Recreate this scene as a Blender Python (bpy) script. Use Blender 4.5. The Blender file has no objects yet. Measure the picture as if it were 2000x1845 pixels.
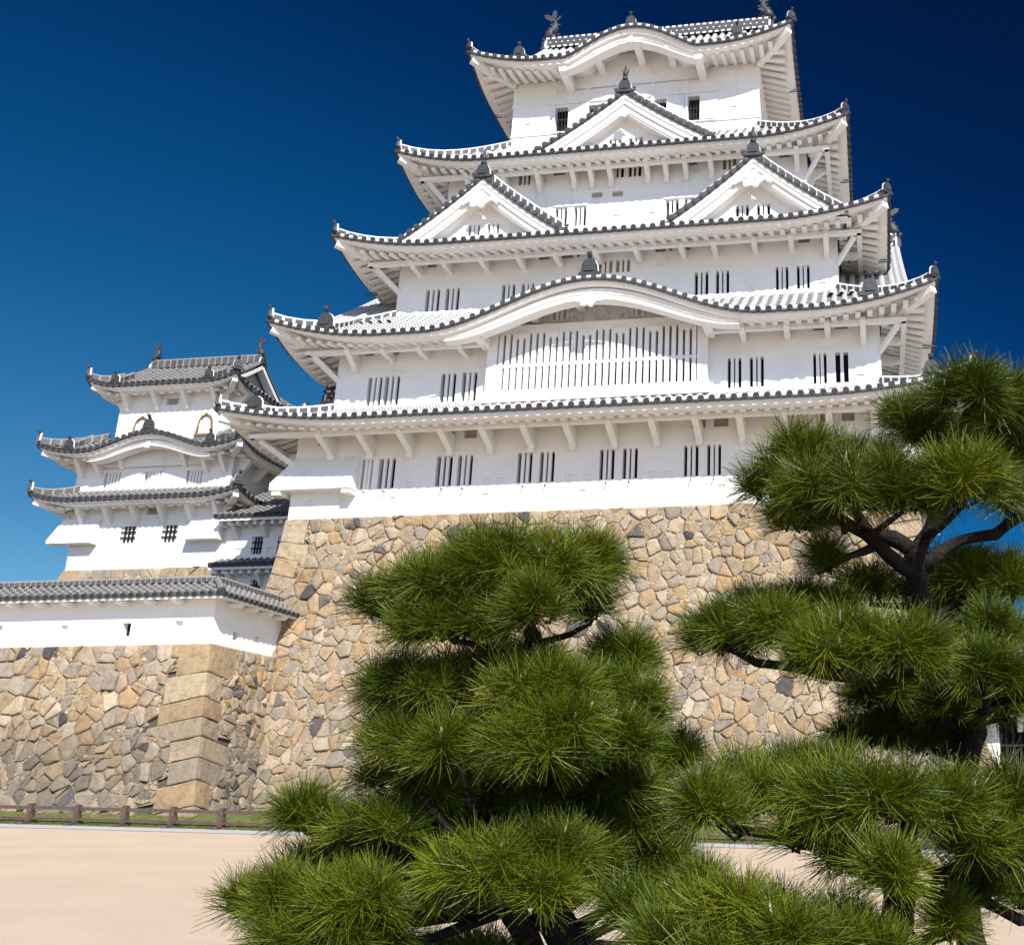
import bpy, math, random
import numpy as np
from mathutils import Vector, Matrix
R = math.radians
rnd = random.Random(7)
C = bpy.context.scene.collection
scene = bpy.context.scene

# ------------------------------------------------------------------ camera, sky, sun, exposure
cam_d = bpy.data.cameras.new('camera'); cam = bpy.data.objects.new('camera', cam_d); C.objects.link(cam)
scene.camera = cam
YAW, PIT = R(-7.4194), R(16.6183)
CAM = Vector((13.0, -44.0, 1.5))
Fv = Vector((math.sin(YAW)*math.cos(PIT), math.cos(YAW)*math.cos(PIT), math.sin(PIT)))
Rv = Vector((math.cos(YAW), -math.sin(YAW), 0)); Uv = Rv.cross(Fv)
cam.matrix_world = Matrix(((Rv.x, Uv.x, -Fv.x, CAM.x), (Rv.y, Uv.y, -Fv.y, CAM.y), (Rv.z, Uv.z, -Fv.z, CAM.z), (0, 0, 0, 1)))
cam_d.sensor_fit = 'HORIZONTAL'; cam_d.sensor_width = 36.0; cam_d.lens = 1950*36/2000
cam_d.shift_x = -450/2000; cam_d.shift_y = 37.5/2000
cam_d.clip_start = 0.05; cam_d.clip_end = 5000

SUN = Vector((0.56, -1.0, 0.95)).normalized()
sun_el = math.asin(SUN.z); sun_az = math.atan2(SUN.x, SUN.y)
w = bpy.data.worlds.new('World'); scene.world = w; w.use_nodes = True
nt = w.node_tree; nt.nodes.clear()
def N(nt, t, **k):
    n = nt.nodes.new(t)
    for a, b in k.items(): setattr(n, a, b)
    return n
out = N(nt, 'ShaderNodeOutputWorld'); bg = N(nt, 'ShaderNodeBackground'); bg.inputs[1].default_value = 0.13
sky = N(nt, 'ShaderNodeTexSky', sky_type='NISHITA', sun_disc=False, sun_elevation=sun_el, sun_rotation=sun_az, altitude=100, air_density=1.0, dust_density=0.6, ozone_density=2.0)
# polarised sky: deep navy high on the right, paler down to the left, brighter on the unseen sun side, tinted blue to fill the shaded walls
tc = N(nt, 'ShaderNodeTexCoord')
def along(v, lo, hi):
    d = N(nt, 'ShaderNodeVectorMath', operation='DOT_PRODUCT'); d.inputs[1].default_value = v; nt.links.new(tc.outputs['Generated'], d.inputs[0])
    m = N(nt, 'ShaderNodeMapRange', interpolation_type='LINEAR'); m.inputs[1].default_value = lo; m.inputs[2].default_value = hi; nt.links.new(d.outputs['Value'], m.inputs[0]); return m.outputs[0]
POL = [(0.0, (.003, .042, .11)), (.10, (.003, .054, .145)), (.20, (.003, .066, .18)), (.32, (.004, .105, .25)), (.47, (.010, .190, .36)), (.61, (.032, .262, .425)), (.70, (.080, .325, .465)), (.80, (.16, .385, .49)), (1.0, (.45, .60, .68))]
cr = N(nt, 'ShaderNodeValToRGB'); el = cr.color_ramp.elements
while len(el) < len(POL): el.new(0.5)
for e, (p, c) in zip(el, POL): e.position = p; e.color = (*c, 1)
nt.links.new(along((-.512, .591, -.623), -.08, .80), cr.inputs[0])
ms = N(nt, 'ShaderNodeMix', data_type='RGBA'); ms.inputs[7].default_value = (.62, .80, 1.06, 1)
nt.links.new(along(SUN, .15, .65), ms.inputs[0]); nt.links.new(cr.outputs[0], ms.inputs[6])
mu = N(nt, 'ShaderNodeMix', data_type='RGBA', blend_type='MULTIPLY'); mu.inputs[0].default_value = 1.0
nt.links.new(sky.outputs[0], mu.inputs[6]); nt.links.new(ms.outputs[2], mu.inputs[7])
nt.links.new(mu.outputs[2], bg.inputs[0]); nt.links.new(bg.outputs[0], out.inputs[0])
sd = bpy.data.lights.new('sun', 'SUN'); sd.energy = 5.0; sd.angle = R(0.53); sd.color = (1.0, 0.955, 0.88)
so = bpy.data.objects.new('sun', sd); C.objects.link(so); so.rotation_euler = SUN.to_track_quat('Z', 'Y').to_euler()
vs = scene.view_settings; vs.view_transform = 'Standard'; vs.look = 'None'; vs.gamma = 1; vs.use_curve_mapping = False
vs.exposure = 0.44
scene.cycles.max_bounces = 6; scene.cycles.diffuse_bounces = 4; scene.cycles.transparent_max_bounces = 8

# ------------------------------------------------------------------ mesh builder and object helpers
class MB:
    def __init__(s): s.v = []; s.f = []; s.m = []; s.uv = []; s.sm = []
    def vert(s, p): s.v.append((p[0], p[1], p[2])); return len(s.v)-1
    def face(s, pts, m=0, uv=None, smooth=False):
        b = len(s.v); s.v.extend((p[0], p[1], p[2]) for p in pts)
        s.f.append(tuple(range(b, b+len(pts)))); s.m.append(m); s.uv.append(uv); s.sm.append(smooth)
    def quad(s, a, b, c, d, m=0, uv=None): s.face((a, b, c, d), m, uv)
    def box(s, x0, x1, y0, y1, z0, z1, m=0, T=None):
        p = [(x, y, z) for z in (z0, z1) for y in (y0, y1) for x in (x0, x1)]
        if T: p = [T(*q) for q in p]
        for i in ((0, 2, 3, 1), (4, 5, 7, 6), (0, 1, 5, 4), (2, 6, 7, 3), (0, 4, 6, 2), (1, 3, 7, 5)): s.face([p[j] for j in i], m)
    def bar(s, a, b, w, h, m=0, up=(0, 0, 1)):
        a = Vector(a); b = Vector(b); d = (b-a).normalized(); x = d.cross(Vector(up)).normalized(); y = x.cross(d).normalized()
        c = [[p + x*sx*w/2 + y*sy*h/2 for sx, sy in ((-1, -1), (1, -1), (1, 1), (-1, 1))] for p in (a, b)]
        s.face(c[0][::-1], m); s.face(c[1], m)
        for i in range(4): s.face((c[0][i], c[0][(i+1) % 4], c[1][(i+1) % 4], c[1][i]), m)
    def tube(s, pts, rad, n=8, m=0, cap=True, smooth=True, vscale=1.0):
        pts = [Vector(p) for p in pts]; rings = []
        if not hasattr(rad, '__len__'): rad = [rad]*len(pts)
        up = Vector((0, 0, 1)); x = None
        for i, p in enumerate(pts):
            d = (pts[min(i+1, len(pts)-1)]-pts[max(i-1, 0)]).normalized()
            if x is None: x = d.cross(up if abs(d.z) < .9 else Vector((1, 0, 0))).normalized()
            x = (x - d*x.dot(d)).normalized(); y = d.cross(x)
            b = len(s.v)
            for k in range(n):
                t = 2*math.pi*k/n; q = p + (x*math.cos(t)+y*math.sin(t))*rad[i]; s.v.append(tuple(q))
            rings.append(b)
        for i in range(len(pts)-1):
            for k in range(n):
                a, b2 = rings[i], rings[i+1]
                s.f.append((a+k, a+(k+1) % n, b2+(k+1) % n, b2+k)); s.m.append(m); s.uv.append(None); s.sm.append(smooth)
        if cap:
            for r, rev in ((rings[0], True), (rings[-1], False)):
                t = tuple(range(r, r+n)); s.f.append(t[::-1] if rev else t); s.m.append(m); s.uv.append(None); s.sm.append(False)
    def extrude(s, poly, O, ex, ey, depth, m=0, m2=None):
        """flat outline poly (list of 2d) in plane O+ex*a+ey*b, given thickness 'depth' along ex x ey"""
        O = Vector(O); ex = Vector(ex); ey = Vector(ey); n = ex.cross(ey).normalized()*depth
        A = [O+ex*a+ey*b for a, b in poly]; B = [p+n for p in A]
        s.face(A[::-1], m); s.face(B, m if m2 is None else m2)
        k = len(poly)
        for i in range(k): s.face((A[i], A[(i+1) % k], B[(i+1) % k], B[i]), m)
    def build(s, name, mats, parent=None, recalc=False):
        me = bpy.data.meshes.new(name); me.from_pydata(s.v, [], s.f)
        for m in (mats if isinstance(mats, (list, tuple)) else [mats]): me.materials.append(m)
        me.polygons.foreach_set('material_index', s.m); me.polygons.foreach_set('use_smooth', s.sm)
        if any(u is not None for u in s.uv):
            l = me.uv_layers.new(name='UVMap'); arr = np.zeros((len(me.loops), 2), np.float32); i = 0
            for f, u in zip(s.f, s.uv):
                if u is not None: arr[i:i+len(f)] = u
                i += len(f)
            l.data.foreach_set('uv', arr.ravel())
        me.update()
        o = bpy.data.objects.new(name, me); C.objects.link(o)
        if parent: o.parent = parent
        return o
def tag(o, label=None, cat=None, group=None, kind=None):
    for k, v in (('label', label), ('category', cat), ('group', group), ('kind', kind)):
        if v: o[k] = v
    return o
def thing(name, label, cat, group=None):
    o = bpy.data.objects.new(name, None); C.objects.link(o); o.empty_display_size = .3
    return tag(o, label, cat, group)

# ------------------------------------------------------------------ materials
def mat(name, rough=0.8, spec=0.3):
    m = bpy.data.materials.new(name); m.use_nodes = True; nt = m.node_tree; b = nt.nodes['Principled BSDF']
    b.inputs['Roughness'].default_value = rough; b.inputs['Specular IOR Level'].default_value = spec
    return m, nt, b
def ramp(nt, stops, src):
    r = N(nt, 'ShaderNodeValToRGB'); e = r.color_ramp.elements
    while len(e) < len(stops): e.new(.5)
    for x, (p, c) in zip(e, stops): x.position = p; x.color = (*c, 1) if len(c) == 3 else c
    nt.links.new(src, r.inputs[0]); return r.outputs[0]
def noise(nt, scale, detail=4, vec=None, rough=.55, sc=None):
    n = N(nt, 'ShaderNodeTexNoise'); n.inputs['Scale'].default_value = scale; n.inputs['Detail'].default_value = detail; n.inputs['Roughness'].default_value = rough
    if vec is None: vec = N(nt, 'ShaderNodeTexCoord').outputs['Object']
    if sc:
        mp = N(nt, 'ShaderNodeMapping'); mp.inputs['Scale'].default_value = sc; nt.links.new(vec, mp.inputs[0]); vec = mp.outputs[0]
    nt.links.new(vec, n.inputs['Vector']); return n.outputs['Fac']
def bump(nt, b, h, strength, dist):
    n = N(nt, 'ShaderNodeBump'); n.inputs['Strength'].default_value = strength; n.inputs['Distance'].default_value = dist
    nt.links.new(h, n.inputs['Height']); nt.links.new(n.outputs[0], b.inputs['Normal'])
def mixc(nt, f, a, b, blend='MIX'):
    n = N(nt, 'ShaderNodeMix', data_type='RGBA', blend_type=blend)
    for v, i in ((f, 0), (a, 6), (b, 7)):
        if isinstance(v, (int, float)): n.inputs[i].default_value = v
        elif isinstance(v, tuple): n.inputs[i].default_value = (*v, 1) if len(v) == 3 else v
        else: nt.links.new(v, n.inputs[i])
    return n.outputs[2]
def math_(nt, op, a, b=0.0, c=0.0):
    n = N(nt, 'ShaderNodeMath', operation=op)
    for v, i in ((a, 0), (b, 1), (c, 2)):
        if isinstance(v, (int, float)): n.inputs[i].default_value = v
        else: nt.links.new(v, n.inputs[i])
    return n.outputs[0]
def simple(name, col, rough=.8, var=.12, scale=3.0, bs=0.0, bscale=20, spec=.3):
    m, nt, b = mat(name, rough, spec)
    c = ramp(nt, [(.3, tuple(x*(1-var) for x in col)), (.7, tuple(min(1, x*(1+var)) for x in col))], noise(nt, scale, 5))
    nt.links.new(c, b.inputs['Base Color'])
    if bs: bump(nt, b, noise(nt, bscale, 4), bs, .02)
    return m
def make_plaster():
    m, nt, b = mat('white_plaster', .85, .2)
    c = ramp(nt, [(.25, (.76, .75, .73)), (.7, (.83, .82, .80))], noise(nt, .7, 6))
    st = ramp(nt, [(.60, (1, 1, 1)), (.82, (.84, .82, .78))], noise(nt, 1.0, 5, sc=(2.2, 2.2, .16)))
    nt.links.new(mixc(nt, 1.0, c, st, 'MULTIPLY'), b.inputs['Base Color'])
    bump(nt, b, noise(nt, 2.5, 5), .25, .03); return m
def make_tile(name, grey, white, joint, side):
    """half round tiles along v; plaster at the joints (v fraction) and along the edges (u)"""
    m, nt, b = mat(name, .6, .35)
    uv = N(nt, 'ShaderNodeUVMap'); sp = N(nt, 'ShaderNodeSeparateXYZ'); nt.links.new(uv.outputs[0], sp.inputs[0])
    fr = math_(nt, 'FRACT', sp.outputs[1]); a = math_(nt, 'LESS_THAN', fr, joint)
    d = math_(nt, 'ABSOLUTE', math_(nt, 'SUBTRACT', sp.outputs[0], .5)); e = math_(nt, 'GREATER_THAN', d, side)
    f = math_(nt, 'MAXIMUM', a, e)
    g = ramp(nt, [(.3, tuple(x*.7 for x in grey)), (.7, tuple(x*1.35 for x in grey))], noise(nt, 2.2, 6))
    wc = ramp(nt, [(.3, tuple(x*.9 for x in white)), (.7, white)], noise(nt, 3, 4))
    nt.links.new(mixc(nt, f, g, wc), b.inputs['Base Color']); return m
def make_dirtstone(name):
    m, nt, b = mat(name, .9, .2)
    at = N(nt, 'ShaderNodeAttribute', attribute_name='stone'); at.attribute_type = 'GEOMETRY'
    c1 = ramp(nt, [(.25, (.55, .54, .53)), (.5, (.98, .98, .98)), (.8, (1.28, 1.24, 1.16))], noise(nt, 3.2, 8, rough=.7))
    c = mixc(nt, 1.0, at.outputs['Color'], c1, 'MULTIPLY')
    li = ramp(nt, [(.56, (0, 0, 0)), (.72, (1, 1, 1))], noise(nt, .55, 6, rough=.65))
    li2 = ramp(nt, [(.45, (0, 0, 0)), (.62, (.75, .75, .75))], noise(nt, 6, 6, rough=.7))
    wz = mixc(nt, 1.0, li, li2, 'MULTIPLY')
    c = mixc(nt, wz, c, (.13, .115, .10))
    wsp = ramp(nt, [(.70, (0, 0, 0)), (.74, (.55, .55, .55))], noise(nt, 14, 3))
    c = mixc(nt, wsp, c, (.50, .46, .40))
    nt.links.new(c, b.inputs['Base Color']); bump(nt, b, noise(nt, 6, 9, rough=.72), .9, .09); return m
M = {}
M['plaster'] = make_plaster()
M['round'] = make_tile('plastered_round_tile', (.12, .12, .122), (.70, .69, .67), .52, .38)
M['flat'] = make_tile('plastered_flat_tile', (.10, .10, .103), (.55, .54, .52), .14, .9)
M['round_grey'] = make_tile('weathered_round_tile', (.12, .116, .108), (.42, .40, .37), .14, .48)
M['flat_grey'] = make_tile('weathered_flat_tile', (.11, .105, .10), (.40, .38, .35), .10, .9)
M['ridge'] = make_tile('ridge_course', (.07, .072, .078), (.74, .73, .71), .26, .38)
M['ridge_grey'] = make_tile('grey_ridge_course', (.085, .085, .085), (.25, .24, .225), .2, .43)
def make_main_ridge():
    m, nt, b = mat('main_ridge_course', .6, .35)
    uv = N(nt, 'ShaderNodeUVMap'); sp = N(nt, 'ShaderNodeSeparateXYZ'); nt.links.new(uv.outputs[0], sp.inputs[0])
    d = math_(nt, 'ABSOLUTE', math_(nt, 'SUBTRACT', sp.outputs[0], .5)); e = math_(nt, 'GREATER_THAN', d, .27); a = math_(nt, 'LESS_THAN', math_(nt, 'FRACT', sp.outputs[1]), .55)
    e2 = math_(nt, 'LESS_THAN', d, .035); a2 = math_(nt, 'LESS_THAN', math_(nt, 'FRACT', math_(nt, 'ADD', sp.outputs[1], .4)), .3)
    f = math_(nt, 'MAXIMUM', math_(nt, 'MULTIPLY', e, a), math_(nt, 'MULTIPLY', e2, a2))
    nt.links.new(mixc(nt, f, (.062, .062, .064), (.72, .71, .69)), b.inputs['Base Color']); return m
M['ridge_main'] = make_main_ridge()
M['tile_end'] = simple('grey_tile_end', (.055, .057, .062), .55, .35, 6)
M['oni'] = simple('black_ridge_tile', (.045, .047, .052), .5, .3, 5)
M['dark'] = simple('dark_interior', (.006, .006, .006), .9, .1)
M['wood'] = simple('dark_wood', (.016, .013, .012), .7, .3, 8)
M['shade'] = simple('interior_shutter', (.38, .36, .33), .9, .1)
M['gilt'] = simple('gilt_brown_frame', (.21, .13, .055), .5, .5, 9)
M['stone'] = make_dirtstone('castle_stone')
M['fence'] = simple('brown_fence_wood', (.098, .066, .050), .75, .35, 9, .4, 30)
M['bark'] = simple('pine_bark', (.016, .0125, .0105), .9, .55, 14, 1.0, 38)
M['bud'] = simple('pine_bud', (.48, .33, .26), .7, .2, 30)
M['rock'] = simple('dark_rock', (.06, .055, .05), .9, .4, 9, .8, 14)
def make_needles():
    m, nt, b = mat('pine_needles', .45, .35)
    at = N(nt, 'ShaderNodeAttribute', attribute_name='tint'); at.attribute_type = 'GEOMETRY'
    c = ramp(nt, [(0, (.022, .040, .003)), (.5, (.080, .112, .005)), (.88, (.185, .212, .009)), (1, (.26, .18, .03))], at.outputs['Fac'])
    nt.links.new(c, b.inputs['Base Color'])
    tr = N(nt, 'ShaderNodeBsdfTranslucent'); nt.links.new(c, tr.inputs[0]); mx = N(nt, 'ShaderNodeMixShader'); mx.inputs[0].default_value = .06
    o = [n for n in nt.nodes if n.type == 'OUTPUT_MATERIAL'][0]
    nt.links.new(b.outputs[0], mx.inputs[1]); nt.links.new(tr.outputs[0], mx.inputs[2]); nt.links.new(mx.outputs[0], o.inputs[0]); return m
M['needle'] = make_needles()
def make_sand():
    m, nt, b = mat('raked_sand', .95, .1)
    c = ramp(nt, [(.3, (.525, .402, .288)), (.7, (.585, .458, .334))], noise(nt, .35, 7, rough=.6))
    g = ramp(nt, [(.35, (.86, .86, .86)), (.65, (1.1, 1.1, 1.1))], noise(nt, 55, 3))
    s = ramp(nt, [(.45, (1, 1, 1)), (.7, (.965, .96, .955))], noise(nt, .5, 5, sc=(.35, 1.6, 1)))
    nt.links.new(mixc(nt, 1.0, mixc(nt, 1.0, c, g, 'MULTIPLY'), s, 'MULTIPLY'), b.inputs['Base Color']); bump(nt, b, noise(nt, 45, 4), .5, .01); return m
M['sand'] = make_sand()
M['path'] = simple('grey_gravel_path', (.43, .435, .43), .9, .10, 5, .5, 40)
M['grass'] = simple('mown_grass', (.125, .142, .036), .9, .35, 3, .8, 60)

WHITE = [M['plaster'], M['dark'], M['shade']]
# ------------------------------------------------------------------ the ground
def gz(x): return -.084 - .0195*max(-90.0, min(60.0, x))
def sheet(name, x0, x1, ys, dz, m, nx=40, label=None, kind='structure'):
    b = MB()
    for i in range(nx):
        a0 = x0+(x1-x0)*i/nx; a1 = x0+(x1-x0)*(i+1)/nx
        for j in range(len(ys)-1):
            b.quad((a0, ys[j], gz(a0)+dz[j]), (a1, ys[j], gz(a1)+dz[j]), (a1, ys[j+1], gz(a1)+dz[j+1]), (a0, ys[j+1], gz(a0)+dz[j+1]))
    o = b.build(name, m); tag(o, kind=kind); return o
sheet('ground', -900, 900, [-900, -60, -11.05, 900], [0, 0, 0, 0], M['sand'], 60)
M['added_soil'] = simple('added_dark_soil', (.035, .027, .019), .95, .4, 4, .8, 20)
sheet('added_dark_bed', 1.0, 25.0, [-42.8, -33.4], [.02, .02], M['added_soil'], 10)  # unseen dark sheet added under the pines to cut light bounced off the sand
sheet('path', -120, 60, [-11.0, -8.8], [.012, .012], M['path'])
sheet('grass_bank', -120, 60, [-8.76, -8.3, -6.6, -2.0, 6], [.02, .06, .42, .55, .6], M['grass'], 60)


# ------------------------------------------------------------------ tiled roofs
def sides_of(cx, cy, hx, hy):
    """origin at the middle of each eave, direction along it, direction inwards, half length"""
    return [(Vector((cx, cy-hy, 0)), Vector((1, 0, 0)), Vector((0, 1, 0)), hx), (Vector((cx+hx, cy, 0)), Vector((0, 1, 0)), Vector((-1, 0, 0)), hy),
            (Vector((cx, cy+hy, 0)), Vector((-1, 0, 0)), Vector((0, -1, 0)), hx), (Vector((cx-hx, cy, 0)), Vector((0, -1, 0)), Vector((1, 0, 0)), hy)]
def cosbump(x, b):
    c, hw, h, pw = b; d = abs(x-c)/hw
    return 0.0 if d >= 1 else h*(.5*(1+math.cos(math.pi*d)))**pw
def tile_column(mb, path, along, r, vlen=.34, disc=True, mt=0, me=2, nseg=5):
    """a row of half round cover tiles following path from the eave upwards, with a round end tile"""
    pts = [Vector(p) for p in path]; L = 0; prev = None; rows = []
    for i, p in enumerate(pts):
        d = (pts[min(i+1, len(pts)-1)]-pts[max(i-1, 0)]).normalized(); n = along.cross(d).normalized()
        if n.z < 0: n = -n
        if i: L += (p-pts[i-1]).length
        rows.append(([p+along*math.cos(math.pi*k/nseg)*r*-1+n*math.sin(math.pi*k/nseg)*r for k in range(nseg+1)], L/vlen))
    for (a, va), (b, vb) in zip(rows, rows[1:]):
        for k in range(nseg):
            mb.face((a[k], a[k+1], b[k+1], b[k]), mt, ((k/nseg, va), ((k+1)/nseg, va), ((k+1)/nseg, vb), (k/nseg, vb)), True)
    if disc:
        d = (pts[1]-pts[0]).normalized(); n = along.cross(d).normalized(); n = n if n.z > 0 else -n
        c = pts[0]-d*.02+n*.02; ring = [c+(along*math.cos(2*math.pi*k/10)+n*math.sin(2*math.pi*k/10))*r*1.12 for k in range(10)]
        back = [q+d*.10 for q in ring]
        mb.face(ring, me); mb.face([c-d*.025+(q-c)*.62 for q in ring], me)
        for k in range(10): mb.face((ring[k], ring[(k+1) % 10], back[(k+1) % 10], back[k]), me)
def ridge_bar(mb, pts, wid, h, vlen=.5, m=0, cap=1):
    """a plastered ridge: courses of flat tiles between plaster bands with a row of round tiles on top"""
    pts = [Vector(p) for p in pts]; L = 0; pr = None
    for i, p in enumerate(pts):
        d = pts[min(i+1, len(pts)-1)]-pts[max(i-1, 0)]; s = Vector((d.y, -d.x, 0)).normalized()*wid/2; u = Vector((0, 0, 1))
        if i: L += (p-pts[i-1]).length
        c = [p-s, p-s+u*h, p-s*.55+u*(h+.10), p+s*.55+u*(h+.10), p+s+u*h, p+s]
        if pr:
            q, L0 = pr; v0, v1 = L0/vlen, L/vlen
            for k, (ua, ub) in enumerate(((.1, .9), (0, .1), (0, .12), (0, .1), (.9, .1))):
                mb.face((q[k], c[k], c[k+1], q[k+1]), m, ((ua, v0), (ua, v1), (ub, v1), (ub, v0)))
        else: mb.face(c, cap)
        pr = (c, L)
    mb.face(pr[0][::-1], cap)
ONI = [(-.42, 0), (-.55, .0), (-.52, .14), (-.40, .22), (-.36, .62), (-.26, .82), (-.10, .92), (.10, .92), (.26, .82), (.36, .62), (.40, .22), (.52, .14), (.55, 0), (.42, 0)]
def oni_tile(parent, p, face, s=1.0, spire=False, name='ridge_end_tile', white=True):
    """black ogre tile with shoulders, an inner arch and a round tile poking up over it, facing 'face'"""
    mb = MB(); f = Vector(face).normalized(); x = Vector((-f.y, f.x, 0)).normalized(); u = Vector((0, 0, 1)); p = Vector(p)
    mb.extrude([(a*s, b*s) for a, b in ONI], p-f*.02, x, u, .20*s, 0)
    inner = [(a*.62*s, b*.72*s+.06*s) for a, b in ONI[3:11]]
    mb.extrude(inner, p+f*.17*s, x, u, .06*s, 0)
    if white: mb.extrude([(a*1.06*s, b*1.05*s) for a, b in ONI[2:12]], p-f*.14*s, x, u, .12*s, 1)
    if spire:
        mb.tube([p+u*.9*s+f*.05, p+u*1.15*s+f*.05], [.2*s, .16*s], 8); mb.tube([p+u*1.15*s+f*.05, p+u*1.35*s+f*.05, p+u*1.62*s+f*.05, p+u*2.1*s+f*.05], [.10*s, .17*s, .11*s, .015], 8)
        for sx in (-1, 1): mb.bar(p+u*1.3*s+x*.05*sx, p+u*1.75*s+x*.22*sx*s, .05*s, .05*s)
        for sx in (-1, 1): mb.tube([p+x*sx*.42*s+u*.12*s, p+x*sx*.62*s+u*.18*s, p+x*sx*.66*s+u*.36*s, p+x*sx*.52*s+u*.38*s], .07*s, 6)
    else:
        mb.tube([p+u*.86*s-f*.02, p+u*1.10*s+f*.14*s, p+u*1.20*s+f*.26*s], [.10*s, .11*s, .14*s], 9)
    return mb.build(name, [M['oni'], M['plaster']], parent)
class Skirt:
    """hipped pent roof round a storey. D* = run from the eave to the storey above, W = overhang beyond the storey below"""
    def __init__(s, cx, cy, hx, hy, Dx, Dy, z0, H, lift, W, pitch=.5, r=.14, bump=None, mats=('round', 'flat', 'ridge'), soff=.44, lstart=.6, lpow=1.9):
        s.__dict__.update(locals()); s.sd = sides_of(cx, cy, hx, hy)
    def lf(s, x, a): return s.lift*max(0.0, (abs(x)/a-s.lstart)/(1-s.lstart))**s.lpow
    def prof(s, t): return t*(.80+.20*t)
    def zb(s, k, x): return cosbump(x, s.bump) if (s.bump and k == 0) else 0.0
    def z(s, k, x, t):
        a = s.sd[k][3]; zz = s.z0+s.H*s.prof(t)+s.lf(x, a)*(1-t)**1.35; b = s.zb(k, x)
        if b > 0: zz = max(zz, s.z0+b+.25*t)
        return zz
    def P(s, k, x, t):
        O, e, d, a = s.sd[k]; D = s.Dy if k % 2 == 0 else s.Dx; p = O+e*x+d*(D*t); p.z = s.z(k, x, t); return p
    def tmax(s, k, x):
        a = s.sd[k][3]; Dh = s.Dx if k % 2 == 0 else s.Dy; return min(1.0, (a-abs(x))/Dh)
    def zsoff(s, k, x, d):
        a = s.sd[k][3]; q = min(1, max(0, (d-.55)/max(.01, s.W-.55)))
        return s.z0+s.lf(x, a)*(1-q)**1.2+s.zb(k, x)-s.soff+.36*(d-.55)
    def build(s, parent, sides=(0, 1, 2, 3), rafters=True, name='roof'):
        mb = MB()
        for k in sides:
            O, e, din, a = s.sd[k]; n = int(2*a/s.pitch); xs = [(i-(n-1)/2)*s.pitch for i in range(n)]
            grid = [-a]+[v for x in xs for v in (x, x+s.pitch/2)][:-1]+[a]
            # flat tiles
            for x0, x1 in zip(grid, grid[1:]):
                t0, t1 = s.tmax(k, x0), s.tmax(k, x1); D = s.Dy if k % 2 == 0 else s.Dx
                K = 6
                for j in range(K):
                    ta, tb = j/K, (j+1)/K
                    q = [s.P(k, x0, t0*ta), s.P(k, x1, t1*ta), s.P(k, x1, t1*tb), s.P(k, x0, t0*tb)]
                    mb.face(q, 1, ((.5, t0*ta*D/.3), (.5, t1*ta*D/.3), (.5, t1*tb*D/.3), (.5, t0*tb*D/.3)))
            for x in xs:
                tm = s.tmax(k, x)
                if tm < .04: continue
                m_ = 7 if tm > .4 else 4
                tile_column(mb, [s.P(k, x, tm*j/m_) for j in range(m_+1)], e, s.r)
            # plaster packed between the round ends
            for x0, x1 in (zip(xs, xs[1:]) if s.mats[0] == 'round' else ()):
                pa, pb = s.P(k, x0+s.r*.85, 0)-din*.015, s.P(k, x1-s.r*.85, 0)-din*.015; u = Vector((0, 0, s.r*.9)); v_ = din*.10
                mb.face((pa-u*.2, pb-u*.2, pb+u, pa+u), 3); mb.face((pa+u, pb+u, pb+u*.5+v_*2, pa+u*.5+v_*2), 3)
            # drooping eave tiles between the round ends
            for x0, x1 in zip([-a]+xs, xs+[a]):
                for j in range(4):
                    xa = x0+(x1-x0)*j/4; xb = x0+(x1-x0)*(j+1)/4
                    pa, pb = s.P(k, xa, 0)-din*.03, s.P(k, xb, 0)-din*.03
                    da, db = .05+.09*math.sin(math.pi*j/4), .05+.09*math.sin(math.pi*(j+1)/4); u = Vector((0, 0, 1))
                    mb.face((pa-u*da, pb-u*db, pb-u*.015, pa-u*.015), 2); mb.face((pa-u*da, pa-u*da+din*.12, pb-u*db+din*.12, pb-u*db), 2)
        roof = mb.build(name, [M[s.mats[0]], M[s.mats[1]], M['tile_end'], M['plaster']], parent)
        # white plastered eave: stepped fascia, soffit, rafters
        ev = MB(); fd = .17*s.soff/.44; prof = [(.0, -.02), (fd, -.05), (fd, -.21), (fd+.07, -.23), (fd+.07, -s.soff+.03), (.72, -s.soff+.03), (.72, -s.soff)]
        for k in sides:
            O, e, din, a = s.sd[k]; n = max(24, int(2*a/.4)); X = [-a+2*a*i/n for i in range(n+1)]
            def ep(x, d, dz):
                xx = x*(a-d)/a; p = O+e*xx+din*d; p.z = s.z(k, x, 0)+dz; return p
            for x0, x1 in zip(X, X[1:]):
                for (d0, h0), (d1, h1) in zip(prof, prof[1:]): ev.face((ep(x0, d0, h0), ep(x0, d1, h1), ep(x1, d1, h1), ep(x1, d0, h0)), 0)
                S = 3
                for j in range(S):
                    d0 = .72+(s.W-.72)*j/S; d1 = .72+(s.W-.72)*(j+1)/S
                    def sp(x, d):
                        xx = x*(a-d)/a; p = O+e*xx+din*d; p.z = s.zsoff(k, x, d); return p
                    ev.face((sp(x0, d0), sp(x0, d1), sp(x1, d1), sp(x1, d0)), 0)
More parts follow.
